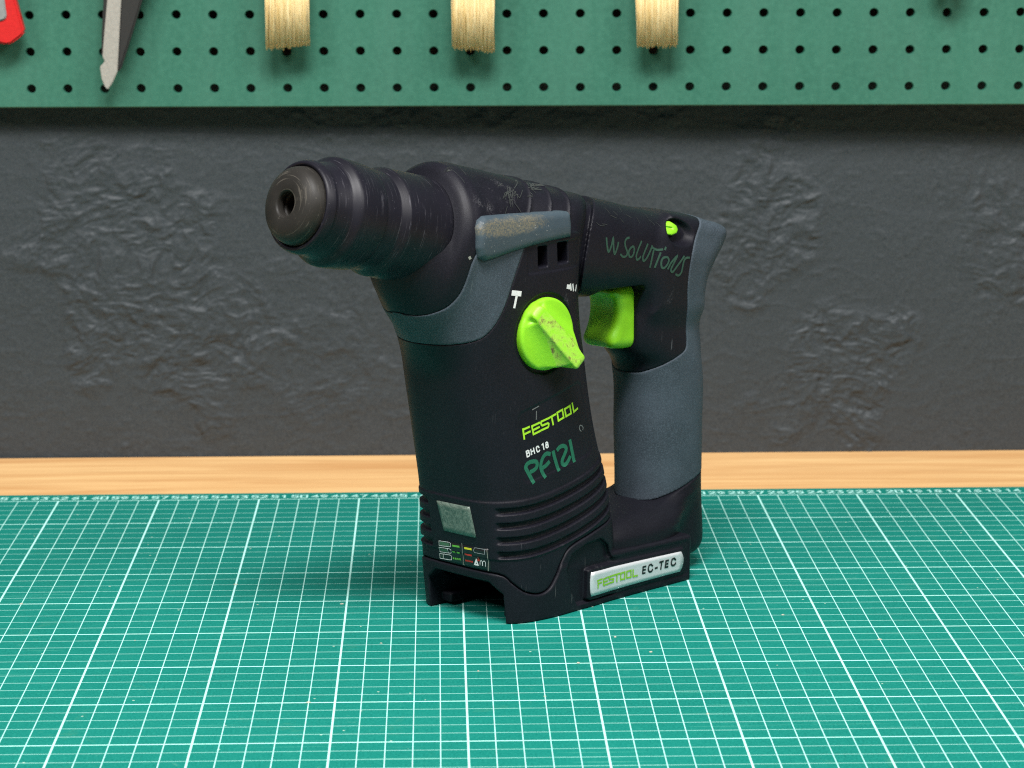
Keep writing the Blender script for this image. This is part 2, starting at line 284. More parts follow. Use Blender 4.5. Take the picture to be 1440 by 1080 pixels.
def bump(nt, b, h, strength, dist):
    n = N(nt, 'ShaderNodeBump', i_Strength=strength, i_Distance=dist); L(nt, h, n.inputs['Height']); L(nt, n.outputs[0], b.inputs['Normal']); return n

def plastic(name, col, rough, grain=.25, scuff=None, scuff_amt=.0, scuff_scale=60, spec=.5, fine=2600, speck=True):
    m, nt, b = mat(name); co = obj_co(nt)
    n1 = noise(nt, co, 45, 4, .6); n2 = noise(nt, co, 900, 3, .6)
    c = mix(nt, ramp(nt, n1, (.35, 0), (.7, 1)), tuple(x*.82 for x in col), tuple(min(1, x*1.22) for x in col))
    if speck: c = mix(nt, ramp(nt, noise(nt, co, 1900, 2, .6), (.45, 0), (.68, .75)), c, tuple(min(1, x*1.75+.002) for x in col))
    if scuff:
        wear = noise(nt, co, scuff_scale, 8, .72, .6)
        mask = ramp(nt, wear, (.62-scuff_amt, 0), (.68-scuff_amt, .5), (.8, 1))
        fine_n = ramp(nt, noise(nt, co, 1500, 2, .6), (.42, 0), (.62, 1))
        mk = math_n(nt, 'MULTIPLY', mask, fine_n)
        # long thin scratches
        for rot, sc_ in (((0, .5, .3), (900, 40, 60)), ((.4, 1.3, 0), (1300, 50, 70))):
            co2 = obj_co(nt, sc_, rot); s1 = noise(nt, co2, 1., 1, .4)
            line = ramp(nt, s1, (.765, 0), (.79, .7))
            mk = math_n(nt, 'MAXIMUM', mk, math_n(nt, 'MULTIPLY', line, ramp(nt, noise(nt, co, 35, 2), (.5, 0), (.62, .8))))
        c = mix(nt, mk, c, scuff)
        L(nt, math_n(nt, 'ADD', math_n(nt, 'MULTIPLY', mk, .25), math_n(nt, 'MULTIPLY_ADD', n1, .16, rough-.08)), b.inputs['Roughness'])
    else:
        L(nt, math_n(nt, 'MULTIPLY_ADD', n1, .16, rough-.08), b.inputs['Roughness'])
    L(nt, c, b.inputs['Base Color']); b.inputs['Specular IOR Level'].default_value = spec
    bump(nt, b, noise(nt, co, fine, 2, .6), grain, .0002)
    return m
M_BLACK = plastic('black_plastic', (.0054, .0053, .0095), .50, .3, (.11, .11, .12), .01, 26, .24)
M_SHOE = plastic('black_base_plastic', (.0052, .0052, .0088), .52, .3, (.12, .12, .12), -.02, 30, .22)
M_RUBBER = plastic('blue_grey_rubber', (.044, .058, .073), .64, .45, (.12, .15, .16), -.06, 40, .2, fine=3000)
def bumper_mat():
    m, nt, b = mat('worn_blue_grey_rubber'); co = obj_co(nt)
    sep = N(nt, 'ShaderNodeSeparateXYZ'); t = N(nt, 'ShaderNodeTexCoord'); L(nt, t.outputs['Object'], sep.inputs[0])
    # a long rubbed patch on the upper front half of the bar
    dx = math_n(nt, 'DIVIDE', math_n(nt, 'SUBTRACT', sep.outputs[0], -.002), .024); dz = math_n(nt, 'DIVIDE', math_n(nt, 'SUBTRACT', sep.outputs[2], .1682), .0042)
    rr = math_n(nt, 'ADD', math_n(nt, 'MULTIPLY', dx, dx), math_n(nt, 'MULTIPLY', dz, dz))
    n = noise(nt, co, 160, 8, .72, .8)
    m_ = ramp(nt, math_n(nt, 'ADD', rr, math_n(nt, 'MULTIPLY', math_n(nt, 'SUBTRACT', n, .5), 3.2)), (.3, 1), (1.0, 0))
    f = ramp(nt, noise(nt, co, 1300, 3, .65), (.38, .15), (.6, 1))
    c = mix(nt, ramp(nt, noise(nt, co, 70, 5, .6), (.3, 0), (.7, 1)), (.037, .056, .072), (.052, .075, .092))
    c = mix(nt, math_n(nt, 'MULTIPLY', m_, f), c, (.155, .140, .098))
    sp = math_n(nt, 'MULTIPLY', ramp(nt, noise(nt, co, 900, 3, .6), (.63, 0), (.7, 1)), ramp(nt, n, (.45, 0), (.6, .9)))
    c = mix(nt, sp, c, (.30, .31, .30))
    L(nt, c, b.inputs['Base Color']); b.inputs['Roughness'].default_value = .5; b.inputs['Specular IOR Level'].default_value = .4
    bump(nt, b, noise(nt, co, 2600, 2, .6), .35, .0002); return m
M_BUMP = bumper_mat()
def turned(name, col, wearcol, rough, spec, amt):
    # turned part: wear runs in rings round the local x axis
    m, nt, b = mat(name); co = obj_co(nt)
    ring = noise(nt, obj_co(nt, (1500, 60, 60)), 1., 4, .65); ring2 = noise(nt, obj_co(nt, (4200, 45, 45)), 1., 2, .6)
    where = noise(nt, co, 95, 5, .7, .4)
    mk = math_n(nt, 'MULTIPLY', ramp(nt, ring, (.60, 0), (.70, 1)), ramp(nt, where, (.46-amt, 0), (.62-amt, 1)))
    mk = math_n(nt, 'MAXIMUM', mk, math_n(nt, 'MULTIPLY', ramp(nt, ring2, (.66, 0), (.72, .8)), ramp(nt, where, (.40-amt, 0), (.56-amt, .9))))
    dots = math_n(nt, 'MULTIPLY', ramp(nt, noise(nt, co, 1100, 3, .6), (.66, 0), (.72, 1)), ramp(nt, noise(nt, co, 70, 3, .6), (.5-amt, 0), (.65-amt, 1)))
    mk = math_n(nt, 'MAXIMUM', mk, math_n(nt, 'MULTIPLY', dots, .8))
    base = mix(nt, ramp(nt, noise(nt, co, 60, 4, .6), (.3, 0), (.7, 1)), tuple(x*.8 for x in col), tuple(x*1.25 for x in col))
    L(nt, mix(nt, mk, base, wearcol), b.inputs['Base Color'])
    L(nt, math_n(nt, 'MULTIPLY_ADD', mk, .15, rough), b.inputs['Roughness']); b.inputs['Specular IOR Level'].default_value = spec
    bump(nt, b, ring2, .12, .0002)
    return m
M_SLEEVE = turned('scratched_black_rubber', (.0068, .0065, .0112), (.075, .073, .088), .46, .28, .02)
M_CAP = turned('scuffed_dark_cap', (.019, .0175, .0155), (.085, .077, .064), .5, .24, .10)
M_GREEN = plastic('lime_green_plastic', (.25, .64, .016), .42, .25, None, 0, 60, .45, speck=False)
def knob_mat():
    m, nt, b = mat('scuffed_lime_plastic'); co = obj_co(nt)
    n = noise(nt, co, 130, 8, .7, .8); n2 = noise(nt, co, 420, 5, .7, 1.2)
    # wear sits on the raised grip, which stands out sideways (local -y)
    sep = N(nt, 'ShaderNodeSeparateXYZ'); t = N(nt, 'ShaderNodeTexCoord'); L(nt, t.outputs['Object'], sep.inputs[0])
    top = math_n(nt, 'GREATER_THAN', math_n(nt, 'MULTIPLY', sep.outputs[1], -1), .0342)
    dirt = math_n(nt, 'MULTIPLY', ramp(nt, n, (.50, 0), (.60, 1)), ramp(nt, n2, (.44, 0), (.58, 1)))
    c = mix(nt, math_n(nt, 'MULTIPLY', top, ramp(nt, n, (.36, 0), (.6, .55))), (.26, .66, .018), (.46, .58, .13))
    c = mix(nt, math_n(nt, 'MULTIPLY', dirt, top), c, (.16, .13, .04))
    L(nt, c, b.inputs['Base Color']); b.inputs['Roughness'].default_value = .42
    bump(nt, b, n2, .35, .0003)
    return m
M_KNOB = knob_mat()
def flat(name, col, rough=.5, metal=0.):
    m, nt, b = mat(name); b.inputs['Roughness'].default_value = rough; b.inputs['Metallic'].default_value = metal
    co = obj_co(nt); n = noise(nt, co, 700, 4, .6)
    L(nt, mix(nt, ramp(nt, n, (.3, 0), (.75, 1)), tuple(x*.78 for x in col), col), b.inputs['Base Color'])
    return m
M_PRINT_GREEN = flat('lime_print', (.42, .80, .03), .5)
M_PRINT_WHITE = flat('white_print', (.85, .85, .85), .5)
M_MARKER = flat('green_marker_ink', (.010, .135, .075), .6)
M_MARKER2 = flat('faded_green_marker_ink', (.022, .070, .047), .6)
M_PRINT_BLACK = flat('black_print', (.008, .008, .008), .4)
M_PRINT_GREY = flat('grey_print', (.42, .44, .46), .5)
M_FILL = flat('dim_green_print', (.06, .15, .08), .5)
M_RED = flat('red_print', (.55, .035, .02), .5)
M_YELLOW = flat('yellow_print', (.80, .75, .03), .5)
M_LGREEN = flat('green_print', (.15, .5, .06), .5)
M_PANELMARK = flat('grey_mark', (.16, .17, .17), .6)
M_SCUFF = flat('grey_scuff', (.030, .036, .034), .75)
M_WEAR = flat('pale_wear', (.28, .29, .25), .7)
M_PLATE_GREEN = flat('plate_green_print', (.25, .58, .015), .45)
M_LABEL = flat('dark_label_film', (.009, .009, .010), .3)
def silver():
    m, nt, b = mat('brushed_silver_foil'); co = obj_co(nt, (1, 1, 1)); n = noise(nt, co, 1500, 3, .6)
    L(nt, mix(nt, n, (.56, .58, .60), (.72, .74, .75)), b.inputs['Base Color'])
    b.inputs['Metallic'].default_value = .25; b.inputs['Roughness'].default_value = .45; return m
M_SILVER = silver()
def window_mat():
    m, nt, b = mat('cloudy_window_plastic'); co = obj_co(nt)
    n = noise(nt, co, 260, 6, .65, 2.5); n2 = noise(nt, co, 900, 3, .6)
    c = mix(nt, ramp(nt, n, (.40, 0), (.62, 1)), (.060, .092, .076), (.135, .175, .145))
    c = mix(nt, ramp(nt, n2, (.62, 0), (.72, .6)), c, (.30, .34, .29))
    L(nt, c, b.inputs['Base Color']); b.inputs['Roughness'].default_value = .28; bump(nt, b, n, .5, .0004); return m
M_WINDOW = window_mat()
M_CRUMB = flat('pale_crumb', (.55, .50, .40), .7)
M_STEEL = flat('pale_steel', (.50, .47, .42), .38, .35)
M_DARKTOOL = flat('dark_tool_plastic', (.022, .021, .02), .5)
M_REDTOOL = flat('red_tool_plastic', (.62, .016, .016), .4)
M_GREYTOOL = flat('grey_tool_metal', (.33, .34, .34), .45, .3)

def mat_mat():
    m, nt, b = mat('printed_cutting_mat'); co = obj_co(nt)
    sep = N(nt, 'ShaderNodeSeparateXYZ'); t = N(nt, 'ShaderNodeTexCoord'); L(nt, t.outputs['Object'], sep.inputs[0])
    X, Y = sep.outputs[0], sep.outputs[1]
    def line(v, period, w):
        p = math_n(nt, 'PINGPONG', v, period/2)
        mr = N(nt, 'ShaderNodeMapRange', interpolation_type='SMOOTHSTEP', i_1=w*.5-.00006, i_2=w*.5+.00006, i_3=1., i_4=0.)
        L(nt, p, mr.inputs[0]); return mr.outputs[0]
    ink = noise(nt, co, 700, 3, .6); fade = ramp(nt, noise(nt, co, 24, 5, .65), (.25, .72), (.7, 1.0))
    cols = math_n(nt, 'MAXIMUM', line(X, .01, .00036), line(X, .05, .00080))
    rows = math_n(nt, 'MAXIMUM', math_n(nt, 'MULTIPLY', line(Y, .01, .00046), .64), line(Y, .05, .00088))
    g = math_n(nt, 'MAXIMUM', cols, rows)
    g = math_n(nt, 'MULTIPLY', g, math_n(nt, 'LESS_THAN', Y, .0004))
    g = math_n(nt, 'MULTIPLY', math_n(nt, 'MULTIPLY', g, fade), ramp(nt, ink, (.25, .7), (.55, 1)))
    n1 = noise(nt, co, 9, 5, .6); n2 = noise(nt, co, 1100, 3, .65)
    base = mix(nt, ramp(nt, n1, (.3, 0), (.7, 1)), (.0038, .128, .100), (.0053, .166, .132))
    base = mix(nt, ramp(nt, n2, (.35, 0), (.72, 1)), base, (.014, .235, .188))
    base = mix(nt, ramp(nt, noise(nt, co, 260, 5, .7), (.52, 0), (.72, .5)), base, (.020, .235, .180))
    stain = ramp(nt, noise(nt, co, 38, 7, .7, .5), (.62, 0), (.74, .55))
    base = mix(nt, stain, base, (.055, .22, .14))
    pale = ramp(nt, noise(nt, obj_co(nt, (1, 1, 1), (0, 0, .4)), 52, 9, .8, .3), (.63, 0), (.8, .75))
    base = mix(nt, pale, base, (.16, .42, .33))
    # fine knife cuts
    for rot, s_ in (((0, 0, .35), (8, 900, 1)), ((0, 0, -.6), (9, 1100, 1)), ((0, 0, 1.3), (7, 1000, 1))):
        cut = ramp(nt, noise(nt, obj_co(nt, s_, rot), 1., 1, .4), (.735, 0), (.755, .7))
        base = mix(nt, math_n(nt, 'MULTIPLY', cut, ramp(nt, noise(nt, co, 14, 3), (.5, 0), (.6, 1))), base, (.11, .40, .31))
    vo = N(nt, 'ShaderNodeTexVoronoi', i_Scale=95., i_Randomness=1.); L(nt, co, vo.inputs['Vector'])
    speck = math_n(nt, 'MULTIPLY', math_n(nt, 'LESS_THAN', vo.outputs['Distance'], .045), ramp(nt, noise(nt, co, 60, 1), (.5, 0), (.52, 1)))
    base = mix(nt, math_n(nt, 'MULTIPLY', speck, .8), base, (.50, .62, .5))
    c = mix(nt, g, base, (.56, .97, .90))
    L(nt, c, b.inputs['Base Color']); b.inputs['Roughness'].default_value = .6; b.inputs['Specular IOR Level'].default_value = .06
    bump(nt, b, n2, .25, .0002); return m
M_MAT = mat_mat(); M_MATPRINT = flat('pale_mat_ink', (.48, .95, .87), .5)
def wood_mat():
    m, nt, b = mat('pale_oiled_wood'); co = obj_co(nt, (3.2, 46, 46)); co2 = obj_co(nt, (14, 600, 600))
    n1 = noise(nt, co, 1.3, 6, .62, .7); n2 = noise(nt, co2, 1., 3, .6)
    c = mix(nt, ramp(nt, n1, (.32, 0), (.68, 1)), (.62, .325, .120), (.84, .545, .245))
    c = mix(nt, ramp(nt, n2, (.5, 0), (.75, .45)), c, (.45, .22, .075))
    L(nt, c, b.inputs['Base Color']); b.inputs['Roughness'].default_value = .5; bump(nt, b, n2, .2, .0005); return m
M_WOOD = wood_mat()
def wall_mat():
    m, nt, b = mat('dark_painted_plaster'); co = obj_co(nt)
    n = noise(nt, co, 9, 6, .6); n2 = noise(nt, co, 420, 4, .65)
    c = mix(nt, ramp(nt, n, (.3, 0), (.7, 1)), (.0245, .0305, .036), (.031, .0385, .045))
    c = mix(nt, ramp(nt, n2, (.3, 0), (.8, 1)), c, (.043, .050, .054))
    c = mix(nt, ramp(nt, noise(nt, co, 1400, 2, .6), (.35, .0), (.7, .55)), c, (.068, .077, .082))
    vo = N(nt, 'ShaderNodeTexVoronoi', i_Scale=9., i_Randomness=1.); L(nt, co, vo.inputs['Vector'])
    c = mix(nt, math_n(nt, 'LESS_THAN', vo.outputs['Distance'], .011), c, (.17, .22, .20))
    L(nt, c, b.inputs['Base Color']); b.inputs['Roughness'].default_value = .5; b.inputs['Specular IOR Level'].default_value = .22
    bump(nt, b, n2, .35, .0006); return m
M_WALL = wall_mat()
def peg_mat():
    m, nt, b = mat('green_painted_board'); co = obj_co(nt)
    n = noise(nt, co, 10, 5, .6); n2 = noise(nt, co, 300, 4, .65); n3 = noise(nt, obj_co(nt, (30, 5, 4)), 1., 4, .6)
    c = mix(nt, ramp(nt, n, (.3, 0), (.7, 1)), (.021, .112, .074), (.029, .139, .092))
    c = mix(nt, ramp(nt, n3, (.45, 0), (.75, .6)), c, (.050, .155, .110))
    c = mix(nt, ramp(nt, n2, (.4, 0), (.8, .7)), c, (.048, .180, .123))
    c = mix(nt, ramp(nt, noise(nt, co, 75, 8, .75, .4), (.67, 0), (.74, .6)), c, (.10, .21, .16))
    L(nt, c, b.inputs['Base Color']); b.inputs['Roughness'].default_value = .5; bump(nt, b, n2, .2, .0005); return m
M_PEG = peg_mat()
def bristle_mat():
    m, nt, b = mat('pale_bristle'); co = obj_co(nt, (900, 900, 40)); n = noise(nt, co, 1., 3, .6)
    c = mix(nt, ramp(nt, n, (.35, 0), (.65, 1)), (.74, .52, .21), (.93, .75, .42))
    L(nt, c, b.inputs['Base Color']); b.inputs['Roughness'].default_value = .55; return m
M_BRISTLE = bristle_mat()
M_FERRULE = flat('ferrule_metal', (.55, .52, .45), .3, .8); M_BRUSHWOOD = flat('brush_handle_wood', (.45, .27, .12), .5)

# ------------------------------------------------------------------ object helpers
def tag(o, label=None, category=None, group=None, kind=None):
    for k, v in (('label', label), ('category', category), ('group', group), ('kind', kind)):
        if v: o[k] = v
    return o
def new_obj(name, verts, faces, material, parent=None, smooth=True):
    me = bpy.data.meshes.new(name)
    me.from_pydata([tuple(v) for v in verts] if not isinstance(verts, np.ndarray) else verts.tolist(), [], faces if isinstance(faces, list) else faces.tolist())
    if smooth: me.polygons.foreach_set('use_smooth', np.ones(len(me.polygons), bool))
    me.materials.append(material); me.update()
    o = bpy.data.objects.new(name, me); COL.objects.link(o)
    if parent: o.parent = parent
    return o
def tool_obj(name, V, Q, material, parent):          # V in tool cm -> metres in the tool's own frame
    V = np.asarray(V, float)*.01; V = V*np.array([1, -1, 1])
    Q = np.asarray(Q)[:, ::-1]
    return new_obj(name, V, Q, material, parent)
def sdf_obj(name, f, lo, hi, h, material, parent, proj=2):
    V, Q = surface_nets(f, lo, hi, h, proj)
    k = np.linspace(0, len(Q)-1, 400).astype(int); P = V[Q[k]]
    nrm = np.cross(P[:, 2]-P[:, 0], P[:, 3]-P[:, 1]); ce = P.mean(1); e = .02
    g = np.stack([f(ce[:, 0]+e*(i == 0), ce[:, 1]+e*(i == 1), ce[:, 2]+e*(i == 2))-f(ce[:, 0]-e*(i == 0), ce[:, 1]-e*(i == 1), ce[:, 2]-e*(i == 2)) for i in range(3)], 1)
    if (np.sign((nrm*g).sum(1))).sum() < 0: Q = Q[:, ::-1]
    return tool_obj(name, V, Q, material, parent)
def resample(pl, step):
    P = np.array(pl, float); out = [P[0]]
    for p, q in zip(P[:-1], P[1:]):
        n = max(1, int(np.ceil(np.linalg.norm(q-p)/step)))
        out += [p+(q-p)*(i+1)/n for i in range(n)]
    return np.array(out)
def ribbon(pl, width, step=.06, smooth=False, ext=.35):
    """2-D stroke -> (verts, quads) with three verts across"""
    if smooth and len(pl) > 2: pl = spline(pl, 5)
    P = resample(pl, step); closed = np.linalg.norm(P[0]-P[-1]) < 1e-6
    d = np.diff(P, axis=0); d /= np.linalg.norm(d, axis=1)[:, None]+1e-12
    n = np.stack([-d[:, 1], d[:, 0]], 1)
    nn = np.empty_like(P)
    for i in range(len(P)):
        if i == 0: a_, b_ = (n[-1], n[0]) if closed else (n[0], n[0])
        elif i == len(P)-1: a_, b_ = (n[-1], n[0]) if closed else (n[-1], n[-1])
        else: a_, b_ = n[i-1], n[i]
        m_ = a_+b_; l = np.linalg.norm(m_); m_ = m_/l if l > 1e-6 else b_
        nn[i] = m_/max(.55, m_@b_)
    if not closed:
        P[0] -= d[0]*width*ext; P[-1] += d[-1]*width*ext
    V = np.concatenate([P+nn*width/2, P, P-nn*width/2]); k = len(P)
    Q = [(i, i+1, k+i+1, k+i) for i in range(k-1)]+[(k+i, k+i+1, 2*k+i+1, 2*k+i) for i in range(k-1)]
    return V, Q
def solve(f, make, lo, hi, n=26):                     # bisect along one axis, lo = outside, hi = inside
    lo = np.array(lo, float); hi = np.array(hi, float)
    for _ in range(n):
        mid = (lo+hi)/2; v = f(*make(mid)) > 0
        lo = np.where(v, mid, lo); hi = np.where(v, hi, mid)
    return (lo+hi)/2
def on_side(f, U2, lift, deep=1.):
    b_ = solve(f, lambda t: (U2[:, 0], t, U2[:, 1]), np.full(len(U2), 4.2), np.full(len(U2), deep))
    return np.stack([U2[:, 0], b_+lift, U2[:, 1]], 1)
def on_front(f, U2, lift):
    a_ = solve(f, lambda t: (t, U2[:, 0], U2[:, 1]), np.full(len(U2), -6.), np.full(len(U2), 2.5))
    return np.stack([a_-lift, U2[:, 0], U2[:, 1]], 1)
def decal(name, f, where, lines, width, material, parent, lift=.008, smooth=False):
    VV, QQ, n = [], [], 0
    for i, pl in enumerate(lines):
        V, Q = ribbon(pl, width, .05, smooth, .3 if where == 'side' else .0)
        W = (on_front if where == 'front' else on_side)(f, V, lift+.0012*i)
        VV.append(W); QQ += [tuple(n+x for x in q) for q in Q]; n += len(W)
    V = np.concatenate(VV); Q = np.array(QQ)
    P = V[Q[0]]; nrm = np.cross(P[2]-P[0], P[3]-P[1]); out = np.array([-1, 0, 0]) if where == 'front' else np.array([0, 1, 0])
    if nrm@out < 0: Q = Q[:, ::-1]
    return tool_obj(name, V, Q, material, parent)
def plate(name, f, where, outline, lift, material, parent, nx=14, ny=6):
    """thin rounded plate laid on a surface: quad outline (lb, rb, rt, lt) in the surface's 2-D chart"""
    lb, rb, rt, lt = [np.array(p, float) for p in outline]
    g = []
    for j in range(ny+1):
        v = j/ny
        for i in range(nx+1):
            u = i/nx; g.append((lb*(1-u)+rb*u)*(1-v)+(lt*(1-u)+rt*u)*v)
    g = np.array(g); pr = on_front if where == 'front' else on_side
    top = pr(f, g, lift)
    ctr = g.mean(0); low = pr(f, ctr+(g-ctr)*1.012, -.05)
    Q = []; nn = len(g); W = nx+1
    for j in range(ny):
        for i in range(nx): Q.append((j*W+i, j*W+i+1, (j+1)*W+i+1, (j+1)*W+i))
    ring = [i for i in range(W)]+[j*W+nx for j in range(1, ny+1)]+[ny*W+i for i in range(nx-1, -1, -1)]+[j*W for j in range(ny-1, 0, -1)]
    for x, y in zip(ring, ring[1:]+ring[:1]): Q.append((x, nn+x, nn+y, y))
    V = np.concatenate([top, low]); Q = np.array(Q)
    P = V[Q[0]]; nrm = np.cross(P[2]-P[0], P[3]-P[1]); out = np.array([-1, 0, 0]) if where == 'front' else np.array([0, 1, 0])
    if nrm@out < 0: Q = Q[:, ::-1]
    return tool_obj(name, V, Q, material, parent)
def extrude(name, pts, y0, y1, material, parent=None, bevel=.0006):
    """x-z outline (metres) given a thickness along y, edges bevelled"""
    import bmesh
    bm = bmesh.new(); vs = [bm.verts.new((p[0], y0, p[1])) for p in pts]; f = bm.faces.new(vs)
    r = bmesh.ops.extrude_face_region(bm, geom=[f])
    bmesh.ops.translate(bm, verts=[v for v in r['geom'] if isinstance(v, bmesh.types.BMVert)], vec=(0, y1-y0, 0))
    bmesh.ops.recalc_face_normals(bm, faces=bm.faces)
    bmesh.ops.bevel(bm, geom=list(bm.edges), offset=bevel, segments=2, affect='EDGES', clamp_overlap=True)
    me = bpy.data.meshes.new(name); bm.to_mesh(me); bm.free(); me.materials.append(material)
    o = bpy.data.objects.new(name, me); COL.objects.link(o)
    if parent: o.parent = parent
    return o
def empty(name, loc=(0, 0, 0), rz=0.):
    o = bpy.data.objects.new(name, None); COL.objects.link(o); o.location = loc; o.rotation_euler = (0, 0, rz); o.empty_display_size = .02
    return o
def box_obj(name, lo, hi, material, parent=None, bevel=.001):
    return extrude(name, [(lo[0], lo[2]), (hi[0], lo[2]), (hi[0], hi[2]), (lo[0], hi[2])], lo[1], hi[1], material, parent, bevel)

# ------------------------------------------------------------------ the setting: table, wall
MATT = .003
tb = box_obj('tabletop', (-.9, -.85, -.035), (.9, .1195, -MATT), M_WOOD, None, .0008); tag(tb, 'pale oiled wooden bench top', None, None, 'structure')
def sstep(x, e0, e1):
    t = np.clip((x-e0)/(e1-e0), 0, 1); return t*t*(3-2*t)
def vnoise(x, y, cell, seed):
    r = np.random.default_rng(seed).random((400, 400)); gx, gy = x/cell+50, y/cell+50
    i, j = np.floor(gx).astype(int), np.floor(gy).astype(int); u, v = gx-i, gy-j
    u = u*u*u*(u*(6*u-15)+10); v = v*v*v*(v*(6*v-15)+10); i %= 399; j %= 399
    return (r[i, j]*(1-u)+r[i+1, j]*u)*(1-v)+(r[i, j+1]*(1-u)+r[i+1, j+1]*u)*v
def wall():
    x = np.concatenate([np.linspace(-.62, -.32, 60)[:-1], np.linspace(-.32, .38, 820), np.linspace(.38, .62, 50)[1:]])
    z = np.concatenate([np.linspace(-.06, -.01, 12)[:-1], np.linspace(-.01, .23, 300), np.linspace(.23, .56, 60)[1:]])
    nx, nz = len(x), len(z); X, Z = np.meshgrid(x, z)
    wx = X+.012*(vnoise(X, Z, .03, 1)-.5)+.006*(vnoise(X, Z, .012, 2)-.5); wz = Z+.012*(vnoise(X, Z, .03, 3)-.5)+.006*(vnoise(X, Z, .012, 4)-.5)
    h = .0012*(vnoise(X, Z, .12, 5)-.5)+.0005*(vnoise(wx, wz, .035, 6)-.5)
    patch = np.clip((vnoise(X, Z, .075, 17)*.6+vnoise(X, Z, .03, 8)*.4-.55)/.14, 0, 1)*.3
    for cx_, cz_, rx_, rz_, am in ((-.175, .10, .05, .075, 1.), (-.135, .055, .05, .05, .9), (.165, .13, .035, .06, .9), (.205, .045, .045, .045, 1.1), (.30, .11, .03, .045, .8), (.02, .19, .12, .03, .5), (-.06, .05, .05, .04, .5)):
        rr = np.sqrt(((X-cx_)/rx_)**2+((Z-cz_)/rz_)**2)+.9*(vnoise(X, Z, .022, 31)-.5)
        patch = np.maximum(patch, am*np.clip((1.05-rr)/.35, 0, 1))
    ridg = (1-np.abs(2*vnoise(wx, wz*1.25, .0078, 9)-1))**3*.0007+(1-np.abs(2*vnoise(wx, wz*1.2, .0036, 10)-1))**3*.00065
    h += patch*ridg
    fl = vnoise(wx, wz, .011, 41)*.7+vnoise(wx, wz, .0045, 42)*.3                    # flaked layers of old paint
    h += np.clip(patch*1.3, 0, 1)*.00046*(sstep(fl, .50, .53)+.7*sstep(fl, .60, .63)-.8*sstep(fl, .36, .33))
    fl2 = vnoise(wx+.3, wz*1.6, .03, 43)*.75+vnoise(wx, wz, .006, 44)*.25
    h += .00012*sstep(fl2, .55, .57)
    h += .00035*np.clip(vnoise(X, Z, .0028, 45)-.62, 0, 1)*2
    h += (1-np.abs(2*vnoise(wx*.6, wz*1.7, .024, 21)-1))**10*.00025      # trowel lines
    h += .00012*(vnoise(X, Z, .004, 12)-.5)
    Y = .1208-.0036*(X+.2)-h
    V = np.stack([X.ravel(), Y.ravel(), Z.ravel()], 1)
    i = np.arange(nx-1)[None]+nx*np.arange(nz-1)[:, None]; i = i.ravel()
    return new_obj('wall', V, np.stack([i, i+1, i+nx+1, i+nx], 1), M_WALL)
tag(wall(), 'dark grey painted plaster wall with rough patches', None, None, 'structure')

# ------------------------------------------------------------------ cutting mat
mt = tag(empty('cutting_mat', (0, 0, 0)), 'large green gridded cutting mat lying on the wooden bench', 'cutting mat')
sheet = box_obj('mat_sheet', (-.50, -.62, -MATT+.00015), (.44, .0148, 0), M_MAT, mt, .0006)
SEG = {'0': [[(0, 0), (1, 0), (1, 2), (0, 2), (0, 0)]], '1': [[(.2, 1.5), (.6, 2), (.6, 0)]], '2': [[(0, 1.6), (.3, 2), (.8, 2), (1, 1.5), (0, 0), (1, 0)]],
 '3': [[(0, 2), (1, 2), (.45, 1.2), (1, .8), (.9, .1), (.1, 0)]], '4': [[(.75, 0), (.75, 2), (0, .6), (1.05, .6)]], '5': [[(1, 2), (.1, 2), (0, 1.1), (.8, 1.2), (1, .6), (.7, 0), (0, .1)]],
 '6': [[(.9, 2), (.2, 1.5), (0, .6), (.4, 0), (1, .4), (.8, 1.1), (.05, .9)]], '7': [[(0, 2), (1, 2), (.4, 0)]], '8': [[(.5, 1.05), (.05, 1.5), (.5, 2), (.95, 1.5), (.5, 1.05), (0, .5), (.5, 0), (1, .5), (.5, 1.05)]],
 '9': [[(.95, 1.1), (.2, .9), (0, 1.5), (.5, 2), (1, 1.5), (.9, .5), (.3, 0)]]}
VV, QQ, n = [], [], 0
for lab in range(1, 90):
    x0 = (42-lab)*.01; s_ = str(lab); wd = .0030; gap = .0014; tot = len(s_)*wd+(len(s_)-1)*gap
    for k, ch in enumerate(s_):
        for pl in SEG[ch]:
            P = [(x0-tot/2+k*(wd+gap)+px_*wd, .0029+py_*.0027) for px_, py_ in pl]
            V, Q = ribbon([(a_*100, b_*100) for a_, b_ in P], .10, .2)
            VV.append(np.column_stack([V*.01, np.full(len(V), .00012)])); QQ += [tuple(n+x for x in q) for q in Q]; n += len(V)
nb = new_obj('scale_numbers', np.concatenate(VV), QQ, M_MATPRINT, mt, False); nb['kind'] = 'stuff'

V, F = [], []
for x_, y_ in [(-.052, -.205), (-.034, -.268), (-.135, -.26), (.045, -.30), (.075, -.285), (.005, -.31), (.03, -.345), (.15, -.21), (.135, -.23), (-.19, -.20), (.09, -.37), (-.06, -.35), (.20, -.30), (-.10, -.17), (.17, -.27), (.062, -.262)]:
    r_ = random.uniform(.0003, .00062); k0 = len(V); an0 = random.random()*6; st = random.uniform(1, 2.2)
    for z_, m_ in ((.00003, 1.), (r_*.7, .55)):
        V += [(x_+r_*m_*st*math.cos(an0+k*1.2566), y_+r_*m_*math.sin(an0+k*1.2566)*random.uniform(.7, 1.2), z_) for k in range(5)]
    F += [(k0+k, k0+(k+1) % 5, k0+5+(k+1) % 5, k0+5+k) for k in range(5)]+[tuple(k0+5+k for k in range(5))]
cr = new_obj('crumbs', V, F, M_CRUMB, None, False); tag(cr, 'tiny pale crumbs scattered over the cutting mat', 'debris', None, 'stuff')
